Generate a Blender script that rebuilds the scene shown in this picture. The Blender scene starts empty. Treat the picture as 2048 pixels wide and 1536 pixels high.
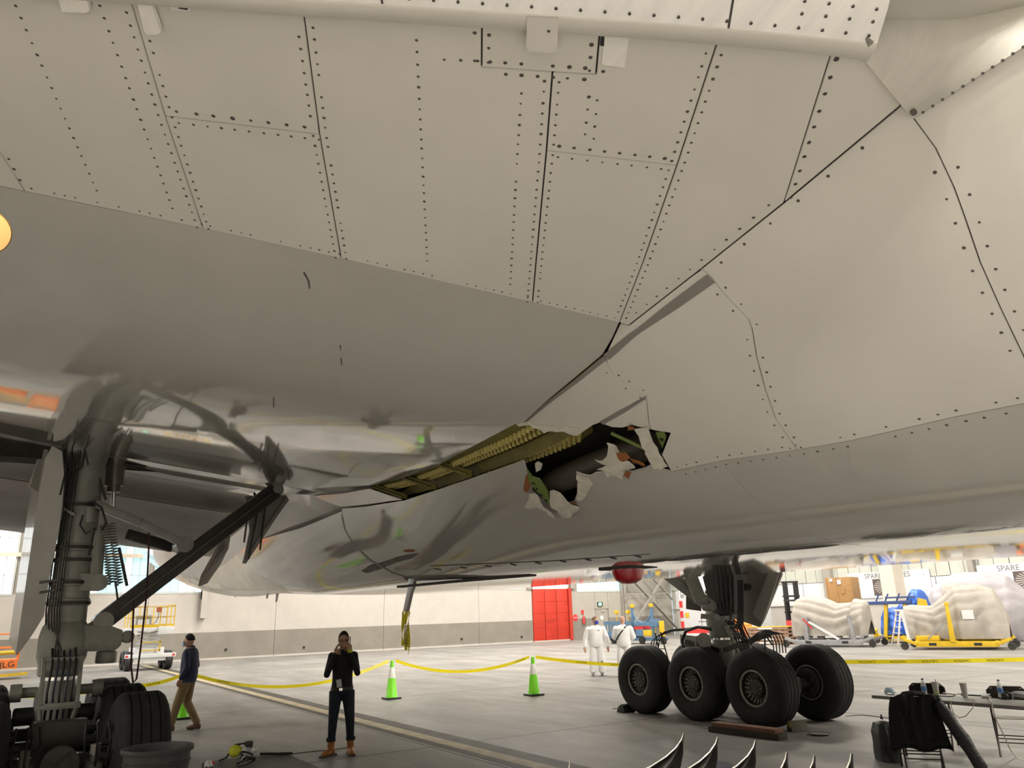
import bpy, bmesh, math, random
import numpy as np
from mathutils import Vector, Matrix
from mathutils.geometry import delaunay_2d_cdt
random.seed(7)
SC = bpy.context.scene
COL = SC.collection
# ------------------------------------------------------------------ camera
# world frame: X runs along the aircraft towards its nose, Y to its left wing, Z up; the main gear stands at X = 0
FPX = 1538.0
CAM = np.array([11.1705, -6.1135, 1.96])
_P, _F = np.array([.84, .543, 0]), None
_P = _P / np.linalg.norm(_P); _F = np.array([_P[1], -_P[0], 0])
def _axes():
    pi, ro = math.radians(16.6), math.radians(-1.75)
    f = np.array([0, math.cos(pi), math.sin(pi)]); r = np.array([1., 0, 0]); u = np.array([0, -math.sin(pi), math.cos(pi)])
    c, s = math.cos(ro), math.sin(ro)
    r, u = c * r + s * u, -s * r + c * u
    w = lambda d: np.array([d @ _F, d @ _P, d[2]])
    return w(f), w(r), w(u)
AF, AR, AU = _axes()
cd = bpy.data.cameras.new('camera'); cd.sensor_fit = 'HORIZONTAL'; cd.sensor_width = 36.0
cd.lens = 36.0 * FPX / 2048; cd.clip_start = .05; cd.clip_end = 400
cam = bpy.data.objects.new('camera', cd); COL.objects.link(cam); SC.camera = cam
cam.matrix_world = Matrix(((AR[0], AU[0], -AF[0], CAM[0]), (AR[1], AU[1], -AF[1], CAM[1]), (AR[2], AU[2], -AF[2], CAM[2]), (0, 0, 0, 1)))
def ray(x, y):
    d = AF * FPX + AR * (x - 1024) - AU * (y - 768)
    return d / np.linalg.norm(d)
def at(x, y, ax, val):
    """point seen at pixel (x, y) on the plane X/Y/Z = val"""
    d = ray(x, y); i = 'xyz'.index(ax); k = (val - CAM[i]) / d[i]
    return CAM + k * d
def gnd(x, y, z=0.0): return at(x, y, 'z', z)
# ------------------------------------------------------------------ world, exposure
wd = bpy.data.worlds.new('world'); SC.world = wd; wd.use_nodes = True
wd.node_tree.nodes['Background'].inputs[0].default_value = (.75, .85, 1, 1)
wd.node_tree.nodes['Background'].inputs[1].default_value = 1.0
vs = SC.view_settings; vs.view_transform = 'Standard'; vs.look = 'None'; vs.gamma = 1.0; vs.use_curve_mapping = False
vs.exposure = 0.0
cy = SC.cycles
cy.use_denoising = True; cy.max_bounces = 8; cy.diffuse_bounces = 5; cy.glossy_bounces = 4; cy.sample_clamp_indirect = 6.0
cy.caustics_reflective = False; cy.caustics_refractive = False
# high-bay ceiling lamps: the area lights; their housings are built with the hangar
LAMPS = [(-28, y) for y in (-34, -22, -9, 9, 22, 32)] + [(-14, y) for y in (-34, -22, 27, 34)] + [(x, y) for x in (14.5, 20) for y in (-34, -22, -9, 9, 22)] + [(2, 30), (2, -34), (-16, 12), (-19, 9)]  # last two unseen lamps added to brighten the floor around the cones
LAMP_Z = 15.2
for i, (x, y) in enumerate(LAMPS):
    ld = bpy.data.lights.new('high_bay_light', 'AREA'); ld.shape = 'SQUARE'; ld.size = 2.2
    ld.energy = 2050 if x < 10 else 4700; ld.color = (1.0, .93, .84)
    lo = bpy.data.objects.new('high_bay_light', ld); COL.objects.link(lo); lo.location = (x, y, LAMP_Z - .06)
# ------------------------------------------------------------------ helpers
MATS = {}
def mat(name, col, rough=.5, metal=0., var=0., vs=4., bump=0., bs=40., coat=0., emit=None, es=1., spec=.5, alpha=1., col2=None, streak=None, ior=None):
    if name in MATS: return MATS[name]
    m = bpy.data.materials.new(name); m.use_nodes = True; N = m.node_tree.nodes; L = m.node_tree.links
    b = N['Principled BSDF']; I = b.inputs
    I['Base Color'].default_value = (*col, 1); I['Roughness'].default_value = rough; I['Metallic'].default_value = metal
    I['Specular IOR Level'].default_value = spec; I['Coat Weight'].default_value = coat; I['Coat Roughness'].default_value = .06
    if ior: I['IOR'].default_value = ior
    if alpha < 1: I['Alpha'].default_value = alpha
    if emit: I['Emission Color'].default_value = (*emit, 1); I['Emission Strength'].default_value = es
    if var or bump:
        tc = N.new('ShaderNodeTexCoord'); src = tc.outputs['Object']
        if streak:
            mp = N.new('ShaderNodeMapping'); mp.inputs['Scale'].default_value = streak; L.new(src, mp.inputs[0]); src = mp.outputs[0]
    if var:
        n = N.new('ShaderNodeTexNoise'); n.inputs['Scale'].default_value = vs; n.inputs['Detail'].default_value = 6; n.inputs['Roughness'].default_value = .65
        L.new(src, n.inputs['Vector']); r = N.new('ShaderNodeValToRGB'); L.new(n.outputs['Fac'], r.inputs[0])
        c2 = col2 or tuple(c * (1 - var) for c in col); c1 = col if col2 else tuple(min(1, c * (1 + var * .5)) for c in col)
        r.color_ramp.elements[0].position = .32; r.color_ramp.elements[1].position = .68
        r.color_ramp.elements[0].color = (*c2, 1); r.color_ramp.elements[1].color = (*c1, 1); L.new(r.outputs[0], I['Base Color'])
        mr = N.new('ShaderNodeMapRange'); mr.inputs[3].default_value = min(1, rough * 1.25); mr.inputs[4].default_value = rough * .85
        L.new(n.outputs['Fac'], mr.inputs[0]); L.new(mr.outputs[0], I['Roughness'])
    if bump:
        n2 = N.new('ShaderNodeTexNoise'); n2.inputs['Scale'].default_value = bs; n2.inputs['Detail'].default_value = 4
        L.new(src, n2.inputs['Vector']); bp = N.new('ShaderNodeBump'); bp.inputs['Strength'].default_value = bump; bp.inputs['Distance'].default_value = .02
        L.new(n2.outputs['Fac'], bp.inputs['Height']); L.new(bp.outputs[0], I['Normal'])
    MATS[name] = m; return m
def V(*a): return Vector(a[0] if len(a) == 1 else a)
def frame(d, up=(0, 0, 1)):
    d = V(d).normalized(); u = V(up)
    if abs(d.dot(u)) > .98: u = V(1, 0, 0)
    x = u.cross(d).normalized(); return x, d.cross(x).normalized(), d
class MB:
    """collects shapes into one mesh"""
    def __init__(s): s.v, s.f, s.mi, s.m = [], [], [], 0
    def add(s, vs, fs):
        b = len(s.v); s.v += [tuple(v) for v in vs]; s.f += [tuple(i + b for i in f) for f in fs]; s.mi += [s.m] * len(fs); return s
    def box(s, c, d, R=None):
        c = V(c); h = [V(x * d[0] / 2, y * d[1] / 2, z * d[2] / 2) for z in (-1, 1) for x, y in ((-1, -1), (1, -1), (1, 1), (-1, 1))]
        if R is not None:
            if isinstance(R, (int, float)): R = Matrix.Rotation(R, 3, 'Z')
            h = [R @ v for v in h]
        return s.add([c + v for v in h], [(3, 2, 1, 0), (4, 5, 6, 7), (0, 1, 5, 4), (1, 2, 6, 5), (2, 3, 7, 6), (3, 0, 4, 7)])
    def bx(s, x0, x1, y0, y1, z0, z1): return s.box(((x0 + x1) / 2, (y0 + y1) / 2, (z0 + z1) / 2), (abs(x1 - x0), abs(y1 - y0), abs(z1 - z0)))
    def bar(s, p, q, w, h, up=(0, 0, 1), w2=None, h2=None):
        p, q = V(p), V(q); x, y, d = frame(q - p, up); w2 = w2 or w; h2 = h2 or h
        vs = [p + x * a * w / 2 + y * b * h / 2 for a, b in ((-1, -1), (1, -1), (1, 1), (-1, 1))] + [q + x * a * w2 / 2 + y * b * h2 / 2 for a, b in ((-1, -1), (1, -1), (1, 1), (-1, 1))]
        return s.add(vs, [(3, 2, 1, 0), (4, 5, 6, 7), (0, 1, 5, 4), (1, 2, 6, 5), (2, 3, 7, 6), (3, 0, 4, 7)])
    def cyl(s, p, q, r, r2=None, n=14, caps=True):
        p, q = V(p), V(q); r2 = r if r2 is None else r2; x, y, d = frame(q - p)
        vs = [c + (x * math.cos(a) + y * math.sin(a)) * rr for c, rr in ((p, r), (q, r2)) for a in [2 * math.pi * i / n for i in range(n)]]
        fs = [(i, (i + 1) % n, n + (i + 1) % n, n + i) for i in range(n)]
        if caps: fs += [tuple(range(n - 1, -1, -1)), tuple(range(n, 2 * n))]
        return s.add(vs, fs)
    def tube(s, pts, r, n=8, closed=False, flat=1.0):
        pts = [V(p) for p in pts]; N = len(pts); R = r if isinstance(r, (list, tuple)) else [r] * N; vs = []; px = None
        for i, p in enumerate(pts):
            a = pts[(i - 1) % N] if (i or closed) else p; b = pts[(i + 1) % N] if (i < N - 1 or closed) else p
            d = (b - a).normalized() if (b - a).length > 1e-9 else V(0, 0, 1)
            if px is None: x, y, _ = frame(d)
            else:
                x = px - d * px.dot(d)
                x = x.normalized() if x.length > 1e-6 else frame(d)[0]
                y = d.cross(x)
            px = x
            vs += [p + (x * math.cos(t) + y * math.sin(t) * flat) * R[i] for t in [2 * math.pi * k / n for k in range(n)]]
        M = N if closed else N - 1
        fs = [(i * n + k, i * n + (k + 1) % n, ((i + 1) % N) * n + (k + 1) % n, ((i + 1) % N) * n + k) for i in range(M) for k in range(n)]
        if not closed: fs += [tuple(range(n - 1, -1, -1)), tuple(range((N - 1) * n, N * n))]
        return s.add(vs, fs)
    def lathe(s, prof, p=(0, 0, 0), d=(0, 0, 1), n=24, sx=1., sy=1.):
        p = V(p); x, y, d = frame(d); N = len(prof)
        vs = [p + d * h + (x * math.cos(a) * sx + y * math.sin(a) * sy) * r for r, h in prof for a in [2 * math.pi * i / n for i in range(n)]]
        return s.add(vs, [(j * n + i, j * n + (i + 1) % n, (j + 1) * n + (i + 1) % n, (j + 1) * n + i) for j in range(N - 1) for i in range(n)])
    def prism(s, poly, o, u, v, th):
        """polygon (a, b) -> o + a u + b v, thickened by vector th"""
        o, u, v, th = V(o), V(u), V(v), V(th); n = len(poly)
        a = [o + u * p[0] + v * p[1] for p in poly]
        return s.add(a + [q + th for q in a], [tuple(range(n - 1, -1, -1)), tuple(range(n, 2 * n))] + [(i, (i + 1) % n, n + (i + 1) % n, n + i) for i in range(n)])
    def poly(s, pts, th):
        """3-D polygon thickened by vector th"""
        th = V(th); n = len(pts); a = [V(p) for p in pts]
        return s.add(a + [q + th for q in a], [tuple(range(n - 1, -1, -1)), tuple(range(n, 2 * n))] + [(i, (i + 1) % n, n + (i + 1) % n, n + i) for i in range(n)])
    def ell(s, c, r, n=16, m=10, R=None):
        c = V(c); r = (r, r, r) if isinstance(r, (int, float)) else r; vs = []
        for j in range(m + 1):
            t = math.pi * j / m
            for i in range(n):
                a = 2 * math.pi * i / n; w = V(r[0] * math.sin(t) * math.cos(a), r[1] * math.sin(t) * math.sin(a), -r[2] * math.cos(t))
                vs.append(c + (R @ w if R else w))
        return s.add(vs, [(j * n + i, j * n + (i + 1) % n, (j + 1) * n + (i + 1) % n, (j + 1) * n + i) for j in range(m) for i in range(n)])
    def grid(s, fn, nu, nv):
        vs = [fn(i / nu, j / nv) for j in range(nv + 1) for i in range(nu + 1)]; w = nu + 1
        return s.add(vs, [(j * w + i, j * w + i + 1, (j + 1) * w + i + 1, (j + 1) * w + i) for j in range(nv) for i in range(nu)])
    def xf(s, M, start=0):
        s.v[start:] = [tuple(M @ V(v)) for v in s.v[start:]]; return s
    def o(s, name, mats, parent=None, ang=.6, bevel=0., solid=0., label=None, cat=None, group=None, kind=None, weld=False, flip=False):
        me = bpy.data.meshes.new(name); bm = bmesh.new(); vs = [bm.verts.new(v) for v in s.v]
        for f, mi in zip(s.f, s.mi):
            try: bf = bm.faces.new([vs[i] for i in f])
            except ValueError: continue
            bf.material_index = mi; bf.smooth = True
        if weld or bevel: bmesh.ops.remove_doubles(bm, verts=bm.verts, dist=1e-5)
        if bevel:
            es = [e for e in bm.edges if len(e.link_faces) == 2 and e.calc_face_angle(0) > .7]
            bmesh.ops.bevel(bm, geom=es, offset=bevel, segments=2, affect='EDGES', profile=.6, clamp_overlap=True)
        if solid: bmesh.ops.solidify(bm, geom=bm.faces[:], thickness=solid)
        bmesh.ops.recalc_face_normals(bm, faces=bm.faces)
        bm.to_mesh(me); bm.free()
        for m in (mats if isinstance(mats, (list, tuple)) else [mats]): me.materials.append(m)
        me.shade_smooth(); me.set_sharp_from_angle(angle=ang)
        return link(name, me, parent, label, cat, group, kind)
def link(name, me, parent=None, label=None, cat=None, group=None, kind=None):
    ob = bpy.data.objects.new(name, me); COL.objects.link(ob)
    if parent is not None: ob.parent = parent
    tag(ob, label, cat, group, kind); return ob
def tag(o, label=None, cat=None, group=None, kind=None):
    for k, v in (('label', label), ('category', cat), ('group', group), ('kind', kind)):
        if v: o[k] = v
    return o
def thing(name, label, cat, loc=(0, 0, 0), rz=0., group=None):
    e = bpy.data.objects.new(name, None); COL.objects.link(e); e.location = loc; e.rotation_euler = (0, 0, rz); e.empty_display_size = .2
    return tag(e, label, cat, group)
def copy_tree(o, parent=None, **kw):
    c = o.copy(); COL.objects.link(c); c.parent = parent
    for ch in list(o.children): copy_tree(ch, c)
    tag(c, **kw); return c
def text(name, body, size, mt, M, parent=None, ext=.002, align='CENTER', **kw):
    cu = bpy.data.curves.new(name, 'FONT'); cu.body = body; cu.size = size; cu.extrude = ext; cu.align_x = align; cu.align_y = 'CENTER'; cu.resolution_u = 3
    to = bpy.data.objects.new(name, cu); COL.objects.link(to); bpy.context.view_layer.update()
    me = bpy.data.meshes.new_from_object(to.evaluated_get(bpy.context.evaluated_depsgraph_get())); bpy.data.objects.remove(to)
    me.transform(M); me.materials.clear(); me.materials.append(mt)
    return link(name, me, parent, **kw)
def basis(o, x, y):
    """matrix with origin o, x axis x, y axis y"""
    x = V(x).normalized(); y = V(y).normalized(); z = x.cross(y).normalized(); y = z.cross(x)
    return Matrix(((x.x, y.x, z.x, o[0]), (x.y, y.y, z.y, o[1]), (x.z, y.z, z.z, o[2]), (0, 0, 0, 1)))
def sag(p, q, drop, n=14):
    p, q = V(p), V(q); return [p.lerp(q, i / n) - V(0, 0, drop * 4 * (i / n) * (1 - i / n)) for i in range(n + 1)]
# ================================================================== the hangar
XB, YR, XF, YL, ZC = -35.5, 38.5, 42.0, -46.0, 16.0
M_floor = mat('polished_concrete', (.275, .266, .254), .42, ior=1.10, var=.35, vs=.55, bump=.02, bs=2.0, col2=(.165, .161, .152), streak=(.55, 1.5, 1))
M_white = mat('white_wall_paint', (.455, .43, .395), .75, var=.07, vs=1.2)
M_band = mat('taupe_wall_paint', (.215, .198, .17), .7, var=.12, vs=.9)
M_steel = mat('grey_steel_paint', (.29, .275, .245), .55, var=.12, vs=2)
M_dark = mat('dark_gap', (.02, .02, .02), .8)
M_black = mat('black_plastic', (.015, .015, .016), .5)
M_rib = mat('pale_ribbed_metal', (.44, .455, .41), .5, var=.06, vs=1.5)
M_sheet = mat('white_sheet', (.60, .615, .63), .6, var=.04)
M_red = mat('red_door_paint', (.47, .030, .013), .5, var=.12, vs=1.3)
M_yel = mat('safety_yellow', (.60, .40, .015), .45, var=.12, vs=5)
M_jb = mat('joint_sealant', (.05, .05, .045), .8)
fl = MB(); fl.bx(XB, XF, YL, YR, -.3, 0)
floor = fl.o('floor', M_floor, kind='structure')
for i in range(9):        # saw-cut joints between the floor slabs
    y = -38.2 + i * 7.6
    MB().bx(XB, XF, y - .012, y + .012, -.01, .0012).o('slab_joint', M_jb, floor)
for i in range(9):
    x = -31 + i * 7.6
    MB().bx(x - .012, x + .012, YL, YR, -.01, .0012).o('slab_joint', M_jb, floor)
M_lineb = mat('worn_dark_floor_paint', (.07, .067, .058), .5, ior=1.1, var=.3, vs=2.5)
M_linew = mat('worn_pale_floor_paint', (.36, .31, .215), .5, ior=1.1, var=.3, vs=3)
MB().bx(XB + 2, 30, .30, .62, -.01, .0024).o('painted_border', M_lineb, floor)
MB().bx(XB + 2, 30, -.12, .05, -.01, .0024).o('painted_border', M_lineb, floor)
MB().bx(XB + 2, 30, .05, .30, -.01, .0028).o('painted_line', M_linew, floor)
MB().bx(XF - 75, 10, -9.2, -9.05, -.01, .0024).o('painted_line', M_linew, floor)
# back wall: tilt-up panels with a taupe band to shoulder height, windows above
wb = thing('wall_back', 'white hangar wall with taupe band', 'wall', (XB, 0, 0)); del wb['category']; wb['kind'] = 'structure'
JY = [YL, -33.6, -27, -20.2, -13.4, -6.4, .4, 7.25, 14.0, 20.85, 25.15]
BANDZ, WINZ = 1.45, 3.6
for a, b in zip(JY, JY[1:]):
    MB().bx(-.25, 0, a + .01, b - .01, BANDZ, WINZ).o('wall_panel', M_white, wb)
    MB().bx(-.25, .004, a + .01, b - .01, 0, BANDZ).o('painted_band', M_band, wb)
    MB().bx(-.12, .03, a + .01, b - .01, 0, .10).o('wall_kerb', M_white, wb)
MB().bx(-.3, -.05, YL, YR, 0, 16).o('wall_core', M_steel, wb)
for a, b in ((28.6, 30.75), (32.0, 33.4), (30.75, 32.0)):
    z0 = 2.1 if a == 30.75 else 0
    MB().bx(-.25, 0, a + .01, b - .01, max(z0, BANDZ), 3.35).o('wall_panel', M_steel if 0 else mat('grey_wall_paint', (.36, .34, .30), .7, var=.08, vs=1), wb)
    if not z0: MB().bx(-.25, .004, a + .01, b - .01, 0, BANDZ).o('painted_band', M_band, wb)
MB().bx(-.25, 0, 25.15, 28.6, 7.0, 16).o('wall_panel', M_white, wb)
gw = MATS['grey_wall_paint']
for a, b in ((33.75, 35.3), (35.3, 36.9), (36.9, YR)):
    MB().bx(-.25, -.02, a + .01, b - .01, BANDZ, 3.2).o('wall_panel', gw, wb)
    MB().bx(-.25, -.015, a + .01, b - .01, 0, BANDZ).o('painted_band', M_band, wb)
MB().bx(-.25, -.02, 33.75, YR, 3.22, 8).o('wall_panel', M_steel, wb)
MB().bx(-.25, 0, YL, YR, 8.4, 16).o('wall_panel', M_white, wb)
for y in (33.5, ): MB().bx(-.1, .28, y - .12, y + .12, 0, 12).bx(-.1, .3, y - .28, y - .2, 0, 12).o('pilaster', M_steel, wb)
# windows
pane_mats = [mat('pane_blue', (.25, .45, .55), .3, emit=(.42, .80, .95), es=1.15), mat('pane_pale', (.5, .6, .65), .3, emit=(.72, .93, 1.0), es=1.35), mat('pane_open', (.8, .85, .9), .3, emit=(1, 1, 1), es=2.0)]
M_mul = mat('window_bar', (.52, .56, .54), .5)
PM = {}
def window(n, y0, y1, z0, z1, cols, rows, seed):
    rn = random.Random(seed)
    w = thing('window_%d' % n, 'high steel-framed hangar window with small panes', 'window', (XB, y0, z0)); del w['category']; w['kind'] = 'structure'
    W, H = y1 - y0, z1 - z0; pw, ph = W / cols, H / rows
    f = MB(); f.bx(-.12, .02, 0, W, -.07, 0).bx(-.12, .02, 0, W, H, H + .07).bx(-.12, .02, -.06, 0, -.07, H + .07).bx(-.12, .02, W, W + .06, -.07, H + .07)
    f.o('window_frame', M_mul, w)
    m = MB()
    for i in range(1, cols): m.bx(-.07, -.01, i * pw - .018, i * pw + .018, 0, H)
    for j in range(1, rows): m.bx(-.07, -.01, 0, W, j * ph - .018, j * ph + .018)
    m.o('muntins', M_mul, w)
    for i in range(cols):
        bm = pane_mats[rn.choice((0, 0, 0, 1))] if (i // 3 + seed) % 3 else pane_mats[2]
        for j in range(rows):
            key = (round(pw, 3), round(ph, 3), bm.name)
            if key not in PM:
                o = MB().bx(-.05, -.04, .02, pw - .02, .02, ph - .02).o('pane', bm, w); PM[key] = o.data
            else: o = link('pane', PM[key], w)
            o.location = (0, i * pw, j * ph)
window(1, -14.8, -9.9, 3.6, 8.2, 10, 5, 2); window(2, -9.6, -5.9, 3.6, 8.2, 9, 5, 1); window(3, -5.5, .2, 3.6, 8.2, 15, 5, 4)
window(4, .6, 3.1, 3.6, 8.2, 6, 5, 2); window(5, 16.3, 18.2, 3.55, 4.5, 6, 1, 7); window(6, 21.0, 24.4, 3.62, 4.4, 8, 1, 5)
window(7, 29.2, 33.25, 3.38, 4.6, 8, 1, 3)
window(8, 25.3, 28.3, 3.62, 4.3, 8, 1, 4)
for a, b, z in ((YL, -14.8, 3.6), (3.1, 16.3, 3.6), (18.2, 21, 3.55), (24.4, 25.3, 3.6)): MB().bx(-.25, 0, a, b, z, 8.4).o('wall_panel', M_white, wb)
for a, b in ((16.3, 18.2), (21, 24.4), (28.3, 33.4)): MB().bx(-.25, 0, a, b, 4.65, 8.4).o('wall_panel', M_white, wb)
MB().bx(-.1, .12, -15, 4, 5.42, 5.62).o('window_rail', mat('cream_steel', (.72, .62, .5), .6), wb)
tr = MB(); tr.bar((.18, 3.2, 2.2), (.18, 3.2, 9), .35, .3, (0, 1, 0)).bar((.3, 3.2, 3.9), (.3, .6, 7), .14, .14).bar((.3, 3.3, 3.9), (.3, 5.6, 7), .14, .14).bx(0, .3, 3.05, 3.35, 3.2, 9)
tr.o('brace', M_white, wb)
# red sliding door
d1 = thing('door_1', 'tall red sliding door with stencilled text', 'door', (XB, 25.2, 0)); del d1['category']; d1['kind'] = 'structure'
for i in range(3): MB().bx(-.06, .05, .02 + i * 1.02, 1.0 + i * 1.02, .08, 3.55).o('door_panel', M_red, d1, bevel=.01)
for z in (.9, 1.9, 2.7): MB().bx(.05, .062, .02, 3.05, z, z + .02).o('rib', M_red, d1)
MB().bx(-.05, .16, 3.08, 3.34, .02, 3.6).o('door_edge', mat('dark_red_paint', (.42, .035, .02), .5), d1)
MB().bx(-.05, .10, 0, 3.4, 0, .08).o('door_track', M_white, d1)
MB().bx(.0, .1, -.45, .02, 3.55, 4.1).bx(.0, .1, 3.35, 3.7, 3.55, 4.1).o('track_bracket', M_steel, d1)
MT = lambda x, y, z: basis((x, y, z), (0, 1, 0), (0, 0, 1))
for r, tx in enumerate(('DO NOT OPEN', 'DOOR 100')): text('stencil', tx, .14, mat('stencil_maroon', (.25, .02, .015), .6), MT(.056, 1.45, 1.42 - r * .15), d1)
text('stencil', '100', .12, MATS['stencil_maroon'], MT(.056, 2.75, 1.38), d1)
# grey personnel door
d2 = thing('door_2', 'grey personnel door with closer', 'door', (XB, 30.78, 0)); del d2['category']; d2['kind'] = 'structure'
MB().bx(-.05, .03, -.06, 0, 0, 2.12).bx(-.05, .03, 1.1, 1.16, 0, 2.12).bx(-.05, .03, -.06, 1.16, 2.06, 2.12).o('door_frame', M_steel, d2)
MB().bx(-.04, .0, 0, 1.1, 0, 2.06).o('door_leaf', mat('door_taupe', (.33, .31, .27), .5), d2)
MB().bx(0, .06, .5, .85, 1.9, 1.97).o('door_closer', M_white, d2)
MB().cyl((0, .55, 1.45), (.02, .55, 1.45), .16, n=16).o('door_plaque', M_sheet, d2)
MB().bx(0, .05, .9, 1.0, .98, 1.03).o('door_handle', M_sheet, d2)
# right wall: ribbed cladding, smooth sheets below
wr = thing('wall_right', 'pale clad hangar wall', 'wall', (0, YR, 0)); del wr['category']; wr['kind'] = 'structure'
MB().bx(XB, XF, .05, .3, 0, 16).o('wall_core', M_rib, wr)
x = XB; i = 0
while x < 2:
    MB().bx(x + .02, x + .78, -.02 - .02 * (i % 2), .06, 3.3, 9).o('cladding_panel', M_rib, wr); x += .8; i += 1
for x in (-35, -32, -29.2, -26, -23, -20, -17, -14, -11, -8, -5, -2): MB().bx(x + .02, x + 2.96, -.05, .06, 1.9, 3.26).o('lining_sheet', M_sheet, wr)
for x in (-35, -32, -29.2, -26, -23, -20, -17, -14, -11, -8, -5, -2): MB().bx(x + .02, x + 2.96, -.03, .06, 0, 1.86).o('lining_sheet', M_white, wr)
MB().bx(XB, 4, -.09, .0, 1.86, 1.9).o('rail', M_steel, wr)
for (xx, w) in ((-16.29, .86), (-11.8, .30), (-20.9, .6)): MB().bx(xx - w / 2, xx + w / 2, -1.1 if w > .62 else -.35, .02, 0 if w > .62 else 2.2, 14).o('column', mat('cream_column', (.58, .53, .45), .6, var=.05) if w > .62 else M_steel, wr)
MB().bx(XF, XF + .3, YL, YR, 0, ZC).o('wall_front', M_white, kind='structure')
MB().bx(XB, XF, YL - .3, YL, 0, ZC).o('wall_left', M_white, kind='structure')
MB().bx(XB, XF, YL, YR, ZC, ZC + .3).o('ceiling', mat('ceiling_white', (.6, .58, .54), .8), kind='structure')
M_lamp = mat('lamp_diffuser', (.9, .88, .8), .4, emit=(1, .92, .78), es=6.0)
hb = None
for i, (x, y) in enumerate(LAMPS):
    if hb is None:
        hb = thing('high_bay_lamp', 'square high-bay lamp hung under the hangar ceiling', 'lamp', (x, y, LAMP_Z), group='high-bay ceiling lamps')
        MB().bx(-1.15, 1.15, -1.15, 1.15, .02, .2).o('housing', M_white, hb)
        MB().bx(-1.1, 1.1, -1.1, 1.1, 0, .02).o('diffuser', M_lamp, hb)
        MB().bx(-.03, .03, -.03, .03, .2, ZC - LAMP_Z).o('hanger', M_steel, hb)
    else: copy_tree(hb).location = (x, y, LAMP_Z)
# X-braced frame in front of the far corner
xb = thing('steel_cross_brace', 'grey steel X-shaped cross brace against the far grey wall', 'brace', (XB + .6, 35.4, 0))
MB().bar((0, -2.2, 4.9), (0, 2.9, .45), .1, .26, (1, 0, 0)).o('diagonal', M_steel, xb)
MB().bar((.04, 2.9, 5.4), (.04, -1.9, .6), .1, .26, (1, 0, 0)).o('diagonal', M_steel, xb)
MB().bar((-.05, 0, 4.9), (-.05, 2.7, 2.6), .06, .16, (1, 0, 0)).o('strut', M_steel, xb)
MB().bx(-.08, .12, .1, .7, 2.45, 3.0).o('gusset_plate', M_steel, xb)
MB().bx(-.06, .06, -2.1, 2.5, 3.1, 3.16).o('girt', M_steel, xb)
# small wall fittings
es = thing('exit_sign', 'green lit exit sign in black frame above the grey door', 'sign', (XB, 31.2, 2.42))
MB().bx(0, .08, -.22, .22, -.15, .15).o('case', M_black, es); MB().bx(.08, .085, -.17, .13, -.11, .11).o('face', mat('exit_face', (.2, .6, .35), .4, emit=(.35, .9, .6), es=.9), es)
text('lettering', 'EXIT', .14, M_sheet, MT(.087, -.02, 0), es)
ss = thing('stop_sign', 'small red octagonal stop sign beside the red door', 'sign', (XB, 28.9, 1.52))
MB().prism([(.24 * math.cos(math.radians(22.5 + 45 * k)), .24 * math.sin(math.radians(22.5 + 45 * k))) for k in range(8)], (.0, 0, 0), (0, 1, 0), (0, 0, 1), (.02, 0, 0)).o('plate', mat('sign_red', (.62, .03, .03), .5), ss)
text('lettering', 'STOP', .15, M_sheet, MT(.022, 0, 0), ss)
fb = thing('fire_extinguisher', 'red fire extinguisher hanging under its sign beside the stop sign', 'extinguisher', (XB + .03, 29.55, 0))
MB().lathe([(0, 1.1), (.09, 1.1), (.09, 1.5), (.04, 1.58), (.03, 1.66)], (.1, 0, 0), n=12).o('cylinder', MATS['sign_red'], fb); MB().bx(0, .02, -.1, .1, 1.75, 2.05).o('wall_plate', MATS['sign_red'], fb)
MB().tube([(.1, 0, 1.64), (.15, .1, 1.5), (.13, .12, 1.2), (.1, .08, 1.0)], .015, 6).o('hose', M_black, fb)
for y, z in ((9.0, .42), (19.5, .45), (4.6, .5), (24.2, .4)): MB().bx(0, .05, -.06, .06, -.06, .06).o('socket_box', M_black, label={9.0: 'small black outlet box on the taupe band behind the man in tan boots', 19.5: 'small black outlet box on the taupe band near the drain mast streamer', 4.6: 'small black outlet box on the taupe band beyond the walking man', 24.2: 'small black outlet box on the taupe band next to the red door'}[y], cat='outlet', group='outlet boxes on the taupe band').location = (XB + .004, y, z)
# wall posters
M_print = mat('print_dark', (.09, .07, .07), .6); M_blade = mat('print_blade', (.42, .38, .36), .6); M_ink = mat('ink_grey', (.16, .16, .17), .7)
def poster(x0, x1, z0, z1, label, tx, fanx):
    s = thing('wall_sign', label, 'sign', ((x0 + x1) / 2, YR - .12, z0), group=None); W, H = x1 - x0, z1 - z0
    MB().bx(-W / 2, W / 2, 0, .04, 0, H).o('panel', M_sheet, s)
    B = lambda x, z: basis((x, -.006, z), (1, 0, 0), (0, 0, 1))
    text('lettering', tx, .42, M_ink, B(0, H - .24), s)
    MB().bx(fanx - .78, fanx + .78, -.012, 0, .14, H - .42).o('photo_print', M_print, s); zc = (.14 + H - .42) / 2; f = MB()
    for k in range(22):
        a = 2 * math.pi * k / 22; r1 = .18; r2 = .46
        c, sn = math.cos(a), math.sin(a); f.poly([(fanx + r1 * c - .014 * sn, -.014, zc + r1 * sn + .014 * c), (fanx + 1.55 * r2 * c - .03 * sn, -.014, zc + r2 * sn + .03 * c), (fanx + 1.55 * r2 * c + .03 * sn, -.014, zc + r2 * sn - .03 * c), (fanx + r1 * c + .014 * sn, -.014, zc + r1 * sn - .014 * c)], (0, .001, 0))
    f.o('fan_print', M_blade, s)
    MB().cyl((fanx, -.016, zc), (fanx, -.01, zc), .13, n=16).o('spinner_print', M_yel, s)
    st = MB()
    for u in (-W / 2 + .3, W / 2 - .35):
        for v in (.3, H - .3): st.cyl((u, -.01, v), (u, 0, v), .03, n=8)
    st.o('bolts', M_steel, s)
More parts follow.
